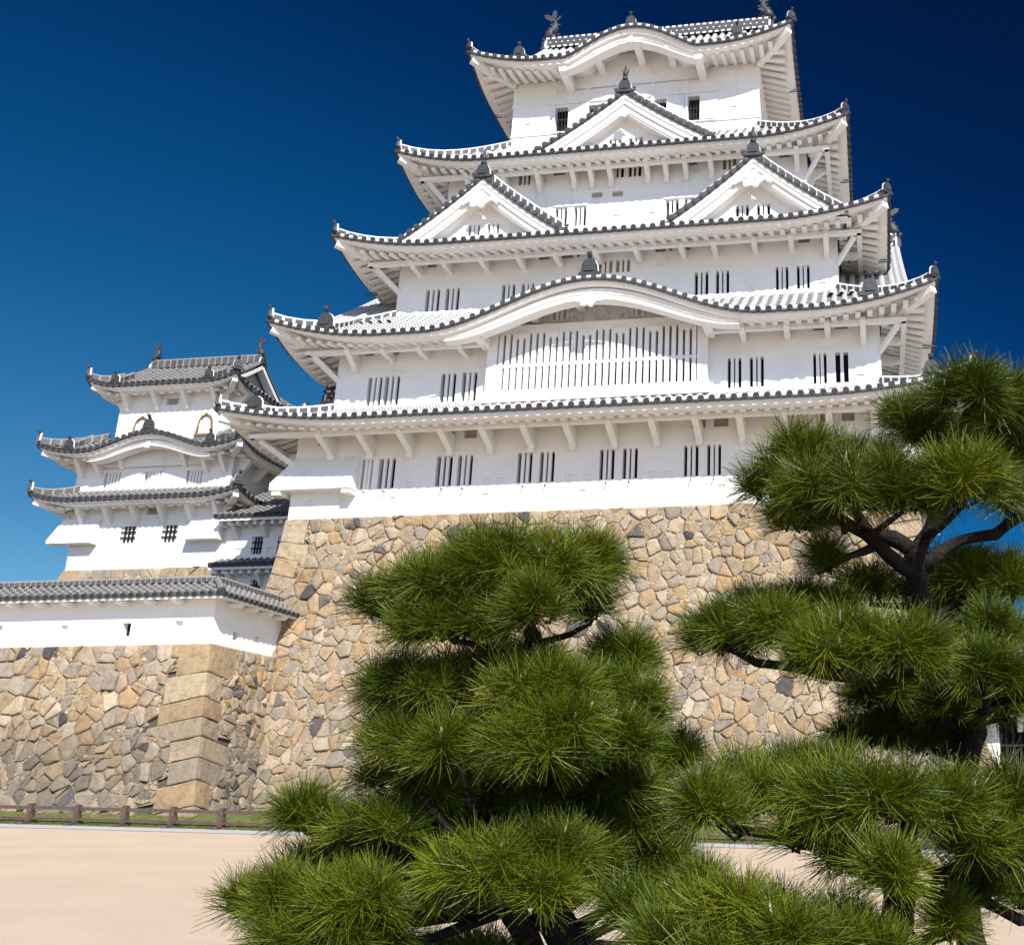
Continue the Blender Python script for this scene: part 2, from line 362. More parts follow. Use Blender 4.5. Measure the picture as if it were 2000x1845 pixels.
            if rafters:
                rp = .56; n = int(2*(a-.5)/rp)
                for i in range(n):
                    x = (i-(n-1)/2)*rp; de = min(s.W+.02, a-abs(x))
                    if de < .8: continue
                    ds = [.60, (.60+de)/2, de]; wq = .125; hq = .14
                    for d0, d1 in zip(ds, ds[1:]):
                        za, zb_ = s.zsoff(k, x, max(d0, .55)), s.zsoff(k, x, d1)
                        A = [O+e*(x+sx)+din*d0 for sx in (-wq, wq)]; B = [O+e*(x+sx)+din*d1 for sx in (-wq, wq)]
                        for p in A: p.z = za
                        for p in B: p.z = zb_
                        u = Vector((0, 0, hq))
                        ev.face((A[0]-u, B[0]-u, B[1]-u, A[1]-u), 0)
                        for j in (0, 1): ev.face((A[j], B[j], B[j]-u, A[j]-u), 0)
                        if d0 == .60: ev.face((A[0]-u, A[1]-u, A[1]+u*.1, A[0]+u*.1), 0)
            # hip rafter at this eave's right hand corner, with its squared end
            a2 = s.sd[(k+1) % 4][3]
            c = O+e*(a-.22)+din*.22; c.z = s.z(k, a, 0)-s.soff-.12; wv = O+e*(a-s.W)+din*s.W; wv.z = s.zsoff(k, a*.59, s.W)-.18
            mid = (c+wv)/2; mid.z -= .04+.10*s.lift
            f_ = s.pitch/.5; ev.bar(c, mid, .36*f_, .40*f_); ev.bar(mid, wv, .34*f_, .38*f_)
        eave = ev.build('eave', M['plaster'], roof)
        # hip ridges and their end tiles
        for k in (0, 1, 2, 3):
            if k not in sides and (k+1) % 4 not in sides: continue
            a = s.sd[k][3]; Dh = s.Dx if k % 2 == 0 else s.Dy; pts = []
            for j in range(9):
                t = .03+.97*j/8; pts.append(s.P(k, a-t*Dh*.999, t)+Vector((0, 0, .02)))
            rb = MB(); ridge_bar(rb, pts, .34, .32); rb.build('hip_ridge', [M[s.mats[2]], M['oni']], roof)
            d = pts[0]-pts[2]; d.z = 0; oni_tile(roof, pts[0]+Vector((0, 0, .06)), d, .62)
        return roof
    def descending(s, roof, x, k=0, t1=1.0, sc=.9, w=.30):
        """the short ridge running up the slope from an end tile that stands just above the eave"""
        pts = [s.P(k, x, .06+(t1-.06)*j/7)+Vector((0, 0, .05)) for j in range(8)]
        rb = MB(); ridge_bar(rb, pts, w, .34); rb.build('descending_ridge', [M[s.mats[2]], M['oni']], roof)
        oni_tile(roof, pts[0]+Vector((0, 0, .02)), -s.sd[k][2], sc)

def wall_with_holes(mb, O, e, x0, x1, z0, z1, holes, T=None):
    """plastered wall face with real window recesses. holes: (xa, xb, za, zb, depth, back material)"""
    O = Vector(O); e = Vector(e); n = Vector((e.y, -e.x, 0))       # n points outwards
    xs = sorted({x0, x1, *[v for h in holes for v in h[:2]]}); zs = sorted({z0, z1, *[v for h in holes for v in h[2:4]]})
    P = lambda x, z, d=0: O+e*x-n*d+Vector((0, 0, z))
    for xa, xb in zip(xs, xs[1:]):
        zz = z0; 
        col = [h for h in holes if h[0] < (xa+xb)/2 < h[1]]
        for h in sorted(col, key=lambda h: h[2]):
            mb.quad(P(xa, zz), P(xb, zz), P(xb, h[2]), P(xa, h[2])); zz = h[3]
        mb.quad(P(xa, zz), P(xb, zz), P(xb, z1), P(xa, z1))
    for xa, xb, za, zb, d, bm in holes:
        mb.quad(P(xa, za, d), P(xb, za, d), P(xb, zb, d), P(xa, zb, d), bm)
        mb.quad(P(xa, za), P(xa, za, d), P(xa, zb, d), P(xa, zb)); mb.quad(P(xb, za, d), P(xb, za), P(xb, zb), P(xb, zb, d))
        mb.quad(P(xa, za), P(xb, za), P(xb, za, d), P(xa, za, d)); mb.quad(P(xa, zb, d), P(xb, zb, d), P(xb, zb), P(xa, zb))
def barred_window(parent, O, e, xa, xb, za, zb, nb=2, bw=.17, lintel=None, m=None, cross=0, name='window'):
    """square bars standing in the recess, flush with the wall"""
    O = Vector(O); e = Vector(e); n = Vector((e.y, -e.x, 0)); mb = MB()
    def T(x, y, z): return O+e*x-n*y+Vector((0, 0, z))
    for i in range(nb):
        c = xa+(xb-xa)*(i+1)/(nb+1)
        mb.box(c-bw/2, c+bw/2, .05, .05+bw, za-.01, zb+.01, T=T)
    for j in range(cross):
        c = za+(zb-za)*(j+1)/(cross+1); mb.box(xa-.01, xb+.01, .02, .045, c-bw/2, c+bw/2, T=T)
    if lintel:
        la, lb, lz = lintel; mb.box(la, lb, -.06, .04, zb+.05, zb+.05+lz, T=T)
    return mb.build(name, m or M['plaster'], parent)
def bracket(parent, O, e, x, W, Db, zt, drop, block=.45, wid=.32, name='bracket', chamfer=True):
    """arm that carries the eave beam: projects from the wall and is braced back down to it"""
    O = Vector(O); e = Vector(e); n = Vector((e.y, -e.x, 0)); mb = MB()
    o = W-Db                                                     # how far the beam stands out from the wall
    poly = [(0.0, 0), (o+.2, 0), (o+.2, -block*.45), (o+.05, -block*.75), (.36, -block-.55*min(1, drop)), (.30, -block-drop), (0, -block-drop)] if drop > .4 else \
           [(0, 0), (o+.2, 0), (o+.2, -block*.5), (o-.15, -block), (0, -block)]
    mb.extrude(poly, O+e*(x+wid/2)+Vector((0, 0, zt)), n, (0, 0, 1), wid)
    return mb.build(name, M['plaster'], parent)
def eave_beam(parent, sk, k, Db, h=.26, w=.26, gap=0):
    O, e, din, a = sk.sd[k]; mb = MB(); z = sk.zsoff(k, 0 if not (sk.bump and k == 0) else a*.6, Db)-.13
    L = a-Db+.10; p = O+din*Db; p.z = z-h/2; 
    if gap:
        for sx in (-1, 1): b = MB(); b.bar(p+e*sx*gap, p+e*L*sx, w, h); b.build('eave_beam', M['plaster'], parent)
    else: mb.bar(p-e*L, p+e*L, w, h); mb.build('eave_beam', M['plaster'], parent)
    return z-h
def fish(parent, p, s=1.0, dirx=1):
    """roof dolphin standing on its head: scaled body curving up into a forked tail, fins on its back"""
    mb = MB(); p = Vector(p)
    path = [(.30, .02), (.34, .18), (.24, .42), (.08, .68), (-.02, .95), (.02, 1.18), (.14, 1.38)]
    rad = [.26, .33, .31, .25, .19, .14, .09]
    Q = lambda a, b, c=0: p+Vector((a*dirx*s, c*s, b*s))
    mb.tube([Q(-.12, .08), Q(.05, .12), Q(.30, .12)], [.10*s, .20*s, .22*s], 8)
    mb.tube([Q(a, b) for a, b in path], [r*s for r in rad], 9)
    def fin(pts, th=.05): mb.extrude([(a*dirx*s, b*s) for a, b in pts], p+Vector((0, th*s/2*dirx, 0)), (1, 0, 0), (0, 0, 1), th*s)
    fin([(.05, 1.26), (-.10, 1.62), (-.06, 1.95), (.10, 2.02), (.18, 1.80), (.22, 1.56), (.42, 1.74), (.70, 1.70), (.62, 1.50), (.42, 1.34), (.20, 1.22)], .09)
    fin([(.10, 1.25), (-.20, 1.58), (-.38, 1.62), (-.20, 1.36), (.05, 1.15)])
    for a, b in ((.44, .46), (.30, .72), (.18, .98)): fin([(a-.22, b-.16), (a+.16, b+.10), (a-.18, b+.14)])
    fin([(-.10, .85), (-.36, 1.02), (-.08, 1.02)])
    for c in (-.24, .24): mb.extrude([(.05*dirx*s, .30*s), (-.28*dirx*s, .55*s), (-.05*dirx*s, .62*s), (.12*dirx*s, .45*s)], Q(0, 0, c), (1, 0, 0), (0, 0, 1), .05*s)
    return mb.build('fish_ornament', M['oni'], parent)
def carved_pendant(parent, p, s=1.0, wide=0.0, n=(0, -1, 0)):
    """white carved gable pendant: lobed heart with scrolls"""
    mb = MB(); p = Vector(p); n = Vector(n); x = Vector((-n.y, n.x, 0)); u = Vector((0, 0, 1)); poly = []
    for i in range(40):
        t = 2*math.pi*i/40; r = .42+.07*math.cos(5*t+math.pi/2*0)+.05*math.cos(3*(t-math.pi/2)); poly.append((r*math.cos(t)*1.05*s, r*math.sin(t)*s-.10*s))
    mb.extrude(poly, p, x, u, .18*s)
    for sx in (-1, 1):
        pts = [Vector((math.cos(a)*.13*(1-a/9), math.sin(a)*.13*(1-a/9))) for a in [j*.7 for j in range(10)]]
        mb.tube([p+n*.19*s+x*(q.x*sx+.17*sx)*s+u*(q.y-.10)*s for q in pts], .028*s, 5)
        L = .55+wide
        wing = [(.30*s, .10*s), (L*s*.7, .10*s-.05*wide*s), (L*1.15*s, -.30*s+.25*wide*s), (L*s, -.34*s+.2*wide*s), (L*.72*s, -.12*s), (.55*s, -.16*s), (.36*s, -.10*s)]
        mb.extrude([(a*sx, b) for a, b in wing][::sx], p, x, u, .08*s)
        mb.tube([p+n*.09*s+x*sx*(.6*L+.1*math.cos(t))*s+u*(.0+.08*math.sin(t)-.05)*s for t in [j*.8 for j in range(8)]], .026*s, 5)
    mb.tube([p+n*.10*s+u*.02*s, p+n*.2*s+u*.02*s], [.09*s, .06*s], 8)
    return mb.build('carved_pendant', M['plaster'], parent)


# ------------------------------------------------------------------ gables and curved bargeboards
def gable_curve(q, h, k=.18): q = abs(q); return h*((1-q)*(1-k*q))
def dormer(parent, cx, yf, zf, hw, hg, depth, wins=(), pendant=1.0, wide=0.0, spire=1.0, pitch=.46, name='dormer_gable'):
    """triangular dormer gable: tiled slopes running back from thick white bargeboards, a plastered pediment with barred windows"""
    Z = lambda x: zf+gable_curve((x-cx)/hw, hg)
    mb = MB(); n = int(depth/pitch); K = 9
    for sx in (-1, 1):
        for i in range(n+1):
            y = yf+.35+i*pitch
            path = [Vector((cx+sx*hw*(1-j/K)*1.0, y, Z(cx+sx*hw*(1-j/K)))) for j in range(K+1)]
            tile_column(mb, path, Vector((0, 1, 0)), .14, disc=True)
            for (a, b), j in zip(zip(path, path[1:]), range(K)):
                y0, y1 = a.y-pitch/2, a.y+pitch/2
                mb.face(((a.x, y0, a.z), (b.x, y0, b.z), (b.x, y1, b.z), (a.x, y1, a.z)), 1, ((.5, j*1.6), (.5, j*1.6+1.6), (.5, j*1.6+1.6), (.5, j*1.6)))
        # verge: short round tiles that show their ends to the front, one after another down the curve
        L = 0; last = None; m_ = 160
        for j in range(m_+1):
            q = j/m_; p = Vector((cx+sx*hw*q, 0, Z(cx+sx*hw*q)))
            if last is not None: L += (p-last).length
            last = p
            if j == 0 or L >= .47:
                L = 0; nrm = Vector((sx*.55, 0, .83)); c = p+nrm*.13
                c.y = yf-.30
                tile_column(mb, [Vector((c.x-nrm.x*.1, yf-.30+.75*t, c.z-nrm.z*.1)) for t in (0, .5, 1)], Vector((sx*.83, 0, -.55)), .15)
        pr = [cx+sx*hw*q/16 for q in range(17)]
        for a, b in zip(pr, pr[1:]): mb.face(((a, yf-.28, Z(a)), (b, yf-.28, Z(b)), (b, yf-.28, Z(b)-.12), (a, yf-.28, Z(a)-.12)), 2); mb.face(((a, yf-.28, Z(a)), (b, yf-.28, Z(b)), (b, yf+.6, Z(b)), (a, yf+.6, Z(a))), 1)
    g = mb.build(name, [M['round'], M['flat'], M['tile_end']], parent)
    bb = MB(); S = 26; lo = lambda z: max(z, zf-.12)
    def strip(q0, q1, y, d0, d1, m=0):          # board face between drops d0 and d1 below the tile line
        for i in range(S):
            a = cx-hw*q1+2*hw*q1*i/S; b = cx-hw*q1+2*hw*q1*(i+1)/S
            bb.face(((a, y, lo(Z(a)-d1)), (b, y, lo(Z(b)-d1)), (b, y, lo(Z(b)-d0)), (a, y, lo(Z(a)-d0))), m)
    def under(q1, ya, yb, d):
        for i in range(S):
            a = cx-hw*q1+2*hw*q1*i/S; b = cx-hw*q1+2*hw*q1*(i+1)/S
            bb.face(((a, ya, lo(Z(a)-d)), (b, ya, lo(Z(b)-d)), (b, yb, lo(Z(b)-d)), (a, yb, lo(Z(a)-d))), 0)
    sc = hw/4.6
    layers = [(-.20, .10, .34), (-.12, .34, .62), (-.26, .62, .70), (-.16, .70, 1.02), (-.10, 1.02, 1.12)]
    layers = [(y, a*sc, b*sc) for y, a, b in layers]
    for i, (y, d0, d1) in enumerate(layers):
        strip(0, .99, yf+y, d0, d1)
        ny = layers[i+1][0] if i+1 < len(layers) else .55
        under(.99, yf+y, yf+ny, d1)
    # pediment with its windows as recesses
    dz = 1.1*sc; wl = sorted({cx-hw*.8, cx+hw*.8, *[v for w in wins for v in w[:2]], *[cx+hw*.8*(i/8-1) for i in range(17)]}); y = yf+.5
    for a, b in zip(wl, wl[1:]):
        w_ = [w for w in wins if w[0] <= (a+b)/2 <= w[1]]
        za, zb_ = max(zf-.4, Z(a)-dz), max(zf-.4, Z(b)-dz)
        if w_:
            w0 = w_[0]; bb.face(((a, y, zf-.4), (b, y, zf-.4), (b, y, w0[2]), (a, y, w0[2]))); bb.face(((a, y, w0[3]), (b, y, w0[3]), (b, y, zb_), (a, y, za)))
        else: bb.face(((a, y, zf-.4), (b, y, zf-.4), (b, y, zb_), (a, y, za)))
    for w0 in wins:
        a, b, c, d = w0[:4]; e = y+.3
        bb.face(((a, e, c), (b, e, c), (b, e, d), (a, e, d)), w0[4] if len(w0) > 4 else 1)
        bb.face(((a, y, c), (a, e, c), (a, e, d), (a, y, d))); bb.face(((b, e, c), (b, y, c), (b, y, d), (b, e, d)))
        bb.face(((a, y, c), (b, y, c), (b, e, c), (a, e, c))); bb.face(((a, e, d), (b, e, d), (b, y, d), (a, y, d)))
    bb.build('bargeboard', WHITE, g)
    for w0 in wins: barred_window(g, (0, y, 0), (1, 0, 0), *w0[:4], nb=2, bw=.15)
    if pendant: carved_pendant(g, (cx, yf-.28, zf+hg-1.12*sc-.28*pendant), pendant, wide)
    # ridges
    zt = zf+hg+.05
    rb = MB(); ridge_bar(rb, [(cx, yf-.1, zt), (cx, yf+depth*.5, zt), (cx, yf+depth, zt)], .40, .45); rb.build('ridge', [M['ridge'], M['oni']], g)
    for sx in (-1, 1):
        pts = [Vector((cx+sx*hw*q, yf+.50, Z(cx+sx*hw*q)+.10)) for q in [.93-.88*i/9 for i in range(10)]]
        rb = MB(); ridge_bar(rb, pts, .32, .62); rb.build('descending_ridge', [M['ridge'], M['oni']], g)
        oni_tile(g, pts[0]+Vector((sx*.05, 0, .02)), (sx, 0, 0), .5)
    oni_tile(g, (cx, yf-.22, zf+hg-.10), (0, -1, 0), .88*spire, spire=True)
    return g
def karahafu_board(parent, sk, hw, W, t0=.45, pendant=None, n=40):
    """thick moulded bargeboard under the undulating part of an eave, and the plastered pediment behind it"""
    c = sk.bump[0]; O, e, din, a = sk.sd[0]; mb = MB(); X = [c-hw+2*hw*i/n for i in range(n+1)]
    def taper(x): return t0+(1-t0)*(1-min(1, abs(x-c)/hw)**4)
    prof = [(.52, -.36), (.42, -.38), (.42, -.62), (.50, -.64), (.50, -.88), (.36, -.90), (.36, -.98), (.52, -1.0), (.95, -1.0), (.95, -.3)]
    def P(x, d, h): return (O.x+x, O.y+d, sk.z(0, x, 0)+(-.3+(h+.3)*taper(x)*W))
    for x0, x1 in zip(X, X[1:]):
        for (d0, h0), (d1, h1) in zip(prof, prof[1:]): mb.face((P(x0, d0, h0), P(x0, d1, h1), P(x1, d1, h1), P(x1, d0, h0)))
    for x in (X[0], X[-1]): mb.face([P(x, d, h) for d, h in prof])
    yw = O.y+sk.W-.03; pm = MB()
    for x0, x1 in zip(X, X[1:]):
        zb = sk.z0-.6
        pm.face(((O.x+x0, yw, zb), (O.x+x1, yw, zb), (O.x+x1, yw, max(zb, sk.zsoff(0, x1, sk.W)+.08)), (O.x+x0, yw, max(zb, sk.zsoff(0, x0, sk.W)+.08))))
    pm.build('pediment', M['plaster'], parent)
    return mb.build('curved_bargeboard', M['plaster'], parent)
class Irimoya:
    """saddle roof above a hipped skirt: tiled slopes up to a ridge along X, white gable ends"""
    def __init__(s, cx, xg, y0, yr, z0, zr, k=.3): s.__dict__.update(locals())
    def z(s, T): return s.z0+(s.zr-s.z0)*(T*(1-s.k)+s.k*T*T)
    def build(s, parent, spans, t0=.25, mats=('round', 'flat', 'ridge'), pitch=.5, r=.155, ridge=True, oni_s=1.0, fish_s=1.0, bh=.55, ends=(-1, 1), name='saddle_roof', back=True):
        mb = MB(); K = 9; L = s.yr-s.y0
        def P(x, T, sd=1): return Vector((s.cx+x, (s.yr-(s.yr-s.y0)*(1-T)) if sd > 0 else (s.yr+(s.yr-s.y0)*(1-T)), s.z(T)))
        for xa, xb in spans:
            n = max(1, int((xb-xa)/pitch)); 
            for i in range(n+1):
                x = xa+(xb-xa)*i/n
                for sd in ((1, -1) if back else (1,)):
                    path = [P(x, t0+(1-t0)*j/K, sd) for j in range(K+1)]
                    tile_column(mb, path, Vector((1, 0, 0)), r, disc=False)
            for sd in ((1, -1) if back else (1,)):
                for j in range(K):
                    ta, tb = t0+(1-t0)*j/K, t0+(1-t0)*(j+1)/K
                    mb.face((P(xa-.2, ta, sd), P(xb+.2, ta, sd), P(xb+.2, tb, sd), P(xa-.2, tb, sd)), 1, ((.5, ta*L/.3), (.5, ta*L/.3), (.5, tb*L/.3), (.5, tb*L/.3)))
        o = mb.build(name, [M[mats[0]], M[mats[1]], M['tile_end']], parent)
        for ex in ends:
            gb = MB(); xg = s.xg*ex; T = [t0+(1-t0)*j/10 for j in range(11)]
            for sd in (1, -1):
                for ta, tb in zip(T, T[1:]):
                    a, b = P(xg, ta, sd), P(xg, tb, sd); dx = Vector((ex*.12, 0, 0)); h = Vector((0, 0, bh)); t_ = Vector((0, 0, .08))
                    gb.face((a+dx-t_, b+dx-t_, b+dx-h, a+dx-h)); gb.face((a+dx-h, b+dx-h, b-dx*3-h, a-dx*3-h)); gb.face((a-dx*3-t_, b-dx*3-t_, b-dx*3-h, a-dx*3-h))
                    c, d = a-dx*5, b-dx*5
                    gb.face((Vector((c.x, c.y, s.z(t0)-.3)), Vector((d.x, d.y, s.z(t0)-.3)), d-t_, c-t_))
            gb.build('gable_end', M['plaster'], o)
        for ex in ends:
            for sd in (1, -1):
                rb = MB()
                for q in (.02, .34): tile_column(rb, [P(s.xg*ex-q*ex, t0+(1-t0)*j/10, sd)+Vector((0, 0, .10-.1*(q > .1))) for j in range(11)], Vector((1, 0, 0)), r*1.1, .2)
                rb.build('verge_ridge', [M[mats[0]], M[mats[1]], M['tile_end']], o)
        if ridge:
            rb = MB(); zt = s.zr+.05; xa_ = s.cx-s.xg; xb_ = s.cx+s.xg if 1 in ends else s.cx-s.xg+2.4; ridge_bar(rb, [(xa_, s.yr, zt), ((xa_+xb_)/2, s.yr, zt), (xb_, s.yr, zt)], .5*oni_s, .75*oni_s, vlen=.42); rb.build('main_ridge', [M['ridge_main'] if mats[2] == 'ridge' else M[mats[2]], M['oni']], o)
            for ex in ends:
                oni_tile(o, (s.cx+ex*(s.xg+.05), s.yr, s.zr-.25*oni_s), (ex, 0, 0), .95*oni_s)
                if fish_s: fish(o, (s.cx+ex*(s.xg-.45*fish_s), s.yr, zt+.80*oni_s), fish_s, ex)
        return o

# ------------------------------------------------------------------ the great keep
KY = 11.0
keep = thing('castle_keep', 'great white castle keep of five stacked tiled roofs with a wide barred lattice bay', 'castle keep')
SK = [Skirt(0, KY, 18.0, 13.8, 4.1, 3.4, 18.33, 1.65, .82, 2.8, soff=.36),
      Skirt(0, KY, 16.6, 12.9, 4.65, 4.1, 23.02, 2.9, 1.12, 2.6, bump=(0, 8.6, 2.28, 1.0), lstart=.64, soff=.32),
      Skirt(0, KY, 14.65, 11.4, 4.3, 4.1, 28.80, 2.6, .92, 2.6, soff=.34),
      Skirt(0, KY, 12.75, 9.4, 5.2, 3.9, 35.17, 3.4, .98, 2.2, soff=.34),
      Skirt(0, KY, 9.75, 7.8, 2.2, 2.4, 42.88, 1.75, 1.02, 2.25, bump=(.2, 3.95, 1.72, .62), lstart=.52, soff=.38)]
WL = [(15.2, 0.0, 14.1, 19.15), (13.9, .6, 19.4, 23.75), (11.95, 2.2, 25.3, 29.4), (10.35, 3.7, 30.9, 35.8), (7.55, 5.5, 38.1, 43.5)]
def louv(x0, x1, z0, z1): return (x0, x1, z0, z1, .22, 2)
D = .38
W1 = [(-11.64, -11.07), (-10.76, -9.9), (-7.79, -6.97), (-6.70, -5.94), (-3.68, -2.94), (-2.57, -1.83), (.39, 1.12), (1.52, 2.25), (4.48, 5.18), (5.59, 6.26), (8.6, 9.3), (9.7, 10.4)]
W2 = [(-12.17, -11.4), (-11.26, -10.45), (-8.24, -7.44), (-7.12, -6.33), (6.46, 7.14), (7.55, 8.24), (10.65, 11.29), (11.72, 12.34)]
W3 = [(-10.32, -9.52), (-9.19, -8.41), (-6.04, -5.3), (-4.95, -4.25), (4.46, 5.19), (5.59, 6.29), (8.73, 9.38), (9.82, 10.48)]
holes = [[(a, b, 15.6, 17.12, D, 1) for a, b in W1], [(a, b, 20.2, 21.78, D, 1) for a, b in W2],
         [(a, b, 26.17, 27.5, D, 1) for a, b in W3]+[(-.77, .0, 27.8, 28.55, .25, 2), (.19, .97, 27.8, 28.55, .25, 2)],
         [(-.73, .02, 34.64, 35.5, D, 1), (.28, 1.03, 34.64, 35.5, D, 1), (-6.16, -5.45, 34.64, 35.4, .3, 2), (5.69, 6.44, 34.64, 35.4, .3, 2), (-3.86, -3.17, 31.72, 32.95, D, 1), (-2.76, -2.06, 31.72, 32.95, D, 1), (2.5, 3.22, 31.72, 32.95, D, 1), (3.55, 4.25, 31.72, 32.95, D, 1),
          (-1.79, -1.18, 33.45, 33.79, .16, 2), (-.6, .01, 33.43, 33.77, .16, 2)],
         [(-4.85, -4.06, 39.4, 41.1, D, 1), (-2.81, -2.05, 39.4, 41.1, D, 1), (1.23, 1.98, 39.4, 41.1, D, 1), (3.29, 3.99, 39.4, 41.1, D, 1)]]
bars = [list(h) for h in holes]
holes[0] += [louv(-7.66, -7.0, 18.0, 18.45), louv(-6.5, -5.85, 18.0, 18.5), louv(4.85, 5.5, 18.0, 18.45), louv(5.9, 6.6, 18.0, 18.5), louv(-14.1, -13.6, 17.95, 18.4), louv(10.95, 11.55, 18.0, 18.45), louv(11.95, 12.55, 18.0, 18.45)]
holes[1] += [louv(10.66, 11.31, 23.0, 23.3), louv(11.75, 12.36, 23.0, 23.3), louv(-11.3, -10.65, 23.0, 23.3), louv(-12.5, -12.0, 23.0, 23.3)]
holes[2] += [louv(-10.4, -9.85, 28.85, 29.15), louv(-4.1, -3.5, 28.85, 29.18), louv(-2.83, -2.19, 28.85, 29.18), louv(2.32, 2.89, 28.85, 29.18), louv(3.59, 4.22, 28.85, 29.18), louv(9.92, 10.52, 28.82, 29.15)]
holes[3] += [louv(3.55, 4.25, 35.1, 35.4), louv(-4.1, -3.4, 35.1, 35.4), louv(8.86, 9.5, 35.1, 35.4)]
# loopholes plugged with plaster, set slightly back
def plug(x, z, s=.17): return (x-s, x+s, z-s, z+s, .07, 0)
holes[0] += [plug(x, 15.75, .16) for x in (-9.1, -5.2, -4.45, -1.1, -.2, 2.95, 3.75, 7.0, 7.9)]+[plug(x, 15.0, .15) for x in (-14.2, -12.5, -9.9, -5.2, -.4, 6.3, 10.2)]
holes[1] += [plug(x, 20.42) for x in (-12.9, -9.6, -8.6, 5.95, 8.85, 10.1, 12.9)]
holes[2] += [plug(x, 26.3) for x in (-11.2, -7.2, 7.4, 11.1)]+[plug(x, 28.2) for x in (-1.75, 1.55, 2.6)]
holes[3] += [plug(x, 32.1) for x in (-.3, 1.7)]+[plug(x, 34.75) for x in (-4.7, -1.3, 4.2)]
holes[4] += [plug(x, 40.0) for x in (-6.6, 6.0)]
for i, (hw, y0, z0, z1) in enumerate(WL):
    mb = MB(); hy = KY-y0; sd = sides_of(0, KY, hw, hy)
    for k in range(4):
        O, e, din, a = sd[k]
        hh = holes[i] if k == 0 else []
        if k in (1, 3):
            hh = [(s_+c-.38, s_+c+.38, z0+1.4, z0+2.8, D, 1) for s_ in (-hy*.62, -hy*.2, hy*.2, hy*.62) for c in (-.55, .55)]
            if i == 4: hh = []
        wall_with_holes(mb, O, e, -a, a, z0, z1, hh)
        if k in (1, 3):
            for h in hh:
                for j in (1, 2):
                    c = h[0]+(h[1]-h[0])*j/3; q = [O+e*(c-.08)+din*.06, O+e*(c+.08)+din*.06]
                    mb.face((q[0]+Vector((0, 0, h[2])), q[1]+Vector((0, 0, h[2])), q[1]+Vector((0, 0, h[3])), q[0]+Vector((0, 0, h[3]))))
    wo = mb.build('wall', WHITE, keep)
    for j, h in enumerate(bars[i]):
        if i < 4:
            nx = bars[i][j+1] if j+1 < len(bars[i]) else None
            lin = None
            if j % 2 == 0 and nx and h[5] == 1 and nx[0]-h[1] < .8: lin = (h[0]-.12, nx[1]+.12, .16)
            if h[3]-h[2] < .4: continue
            barred_window(keep, (0, y0, 0), (1, 0, 0), *h[:4], nb=2 if (i, j) not in ((1, 7),) else 1, bw=.155 if i < 3 else .13, lintel=lin)
        else:
            wn = barred_window(keep, (0, y0, 0), (1, 0, 0), *h[:4], nb=3, bw=.028, m=M['oni'], cross=1)
            sh = MB(); sh.box(h[1]+.02, h[1]+.92, y0-.07, y0-.01, h[2]-.03, h[3]+.03); sh.build('sliding_shutter', M['plaster'], wn)
            fr = MB(); fr.box(h[0]-.14, h[0]-.01, y0-.09, y0-.01, h[2]-.06, h[3]+.16); fr.box(h[1]+.93, h[1]+1.05, y0-.09, y0-.01, h[2]-.06, h[3]+.16); fr.box(h[0]-.14, h[1]+1.05, y0-.10, y0-.01, h[2]-.14, h[2]-.06); fr.build('frame', M['plaster'], wn)
            if j == 3: sl = MB(); sl.box(h[0]-.10, h[1]+1.0, y0-.11, y0-.02, h[2]-.065, h[2]-.03); sl.build('sill', M['wood'], wn)
# small iron rods and shadows: hooks under the lowest windows
for i in range(0, len(W1), 1):
    hk = MB(); x = (W1[i][0]+W1[i][1])/2; hk.tube([(x, .02, 15.42), (x+.02, -.24, 15.40), (x+.02, -.25, 15.32)], .028, 5); hk.build('iron_hook', M['oni'], keep)
# mouldings of the top storey
mb = MB(); sd = sides_of(0, KY, 7.55, KY-5.5)
for k in range(4):
    O, e, din, a = sd[k]
    for z, h, t in ((41.30, .20, .08), (42.55, .16, .06), (39.22, .12, .06)):
        p = O-din*t/2; p.z = z+h/2; mb.bar(p-e*(a+t*.5), p+e*(a+t*.5), t, h)
    for x in (-a+.15, -4.95, -2.9, -.9, 1.1, 3.15, 5.2, a-.15):
        if abs(x) > a: continue
        p = O+e*x-din*.03; mb.bar((p.x, p.y, 41.5), (p.x, p.y, 42.56), .06 if k % 2 else .22, .22 if k % 2 else .06, up=(0, 1, 0))
mb.build('moulding', M['plaster'], keep)
roofs = [s.build(keep) for s in SK]
# eave beams and brackets
DB = [1.32, 1.55, 1.55, 1.22]
for i in range(4):
    for k in (0, 1, 3):
        zb = eave_beam(keep, SK[i], k, DB[i], h=.22, gap=5.65 if (i, k) == (1, 0) else 0)
        hw, y0 = WL[i][0], WL[i][1]; O, e, din, a = sides_of(0, KY, hw, KY-y0)[k]
        if k == 0: X = [[-13.2+2.05*j for j in range(14)], [-12.85, -10.97, -9.08, -6.95, 7.3, 9.45, 11.4, 13.1], [-10.75, -9.0, -6.9, -4.85, -2.83, -.65, 1.5, 3.9, 5.6, 7.7, 9.6, 11.4], [-8.9, -6.79, -4.79, -2.75, -1.72, -.62, 1.5, 2.56, 3.67, 5.1, 7.4, 9.86]][i]
        else: X = [(-a+1.2+j*2.4) for j in range(int(2*(a-1)/2.4)+1)]
        if k: X = X[:6] if k == 1 else X[-3:]
        for x in X:
            dr = [.62, .0, .0, .72][i]
            if i in (1, 2) and abs(x) > WL[i][0]-1.2 and k == 0: dr = .55
            bracket(keep, O, e, x, SK[i].W, DB[i], zb+.24, dr, (.46, .38, .38, .22)[i], .30 if i == 0 else .27)
    # corner struts
    for sx in (-1, 1):
        hw, y0 = WL[i][0], WL[i][1]; o = SK[i].W-DB[i]; zt = SK[i].zsoff(1, 0, DB[i])-.42
        mb = MB(); mb.bar((sx*(hw-.05), y0+.05, zt-.95), (sx*(hw+o*.85), y0-o*.85, zt+.05), .20, .22); mb.build('corner_brace', M['plaster'], keep)
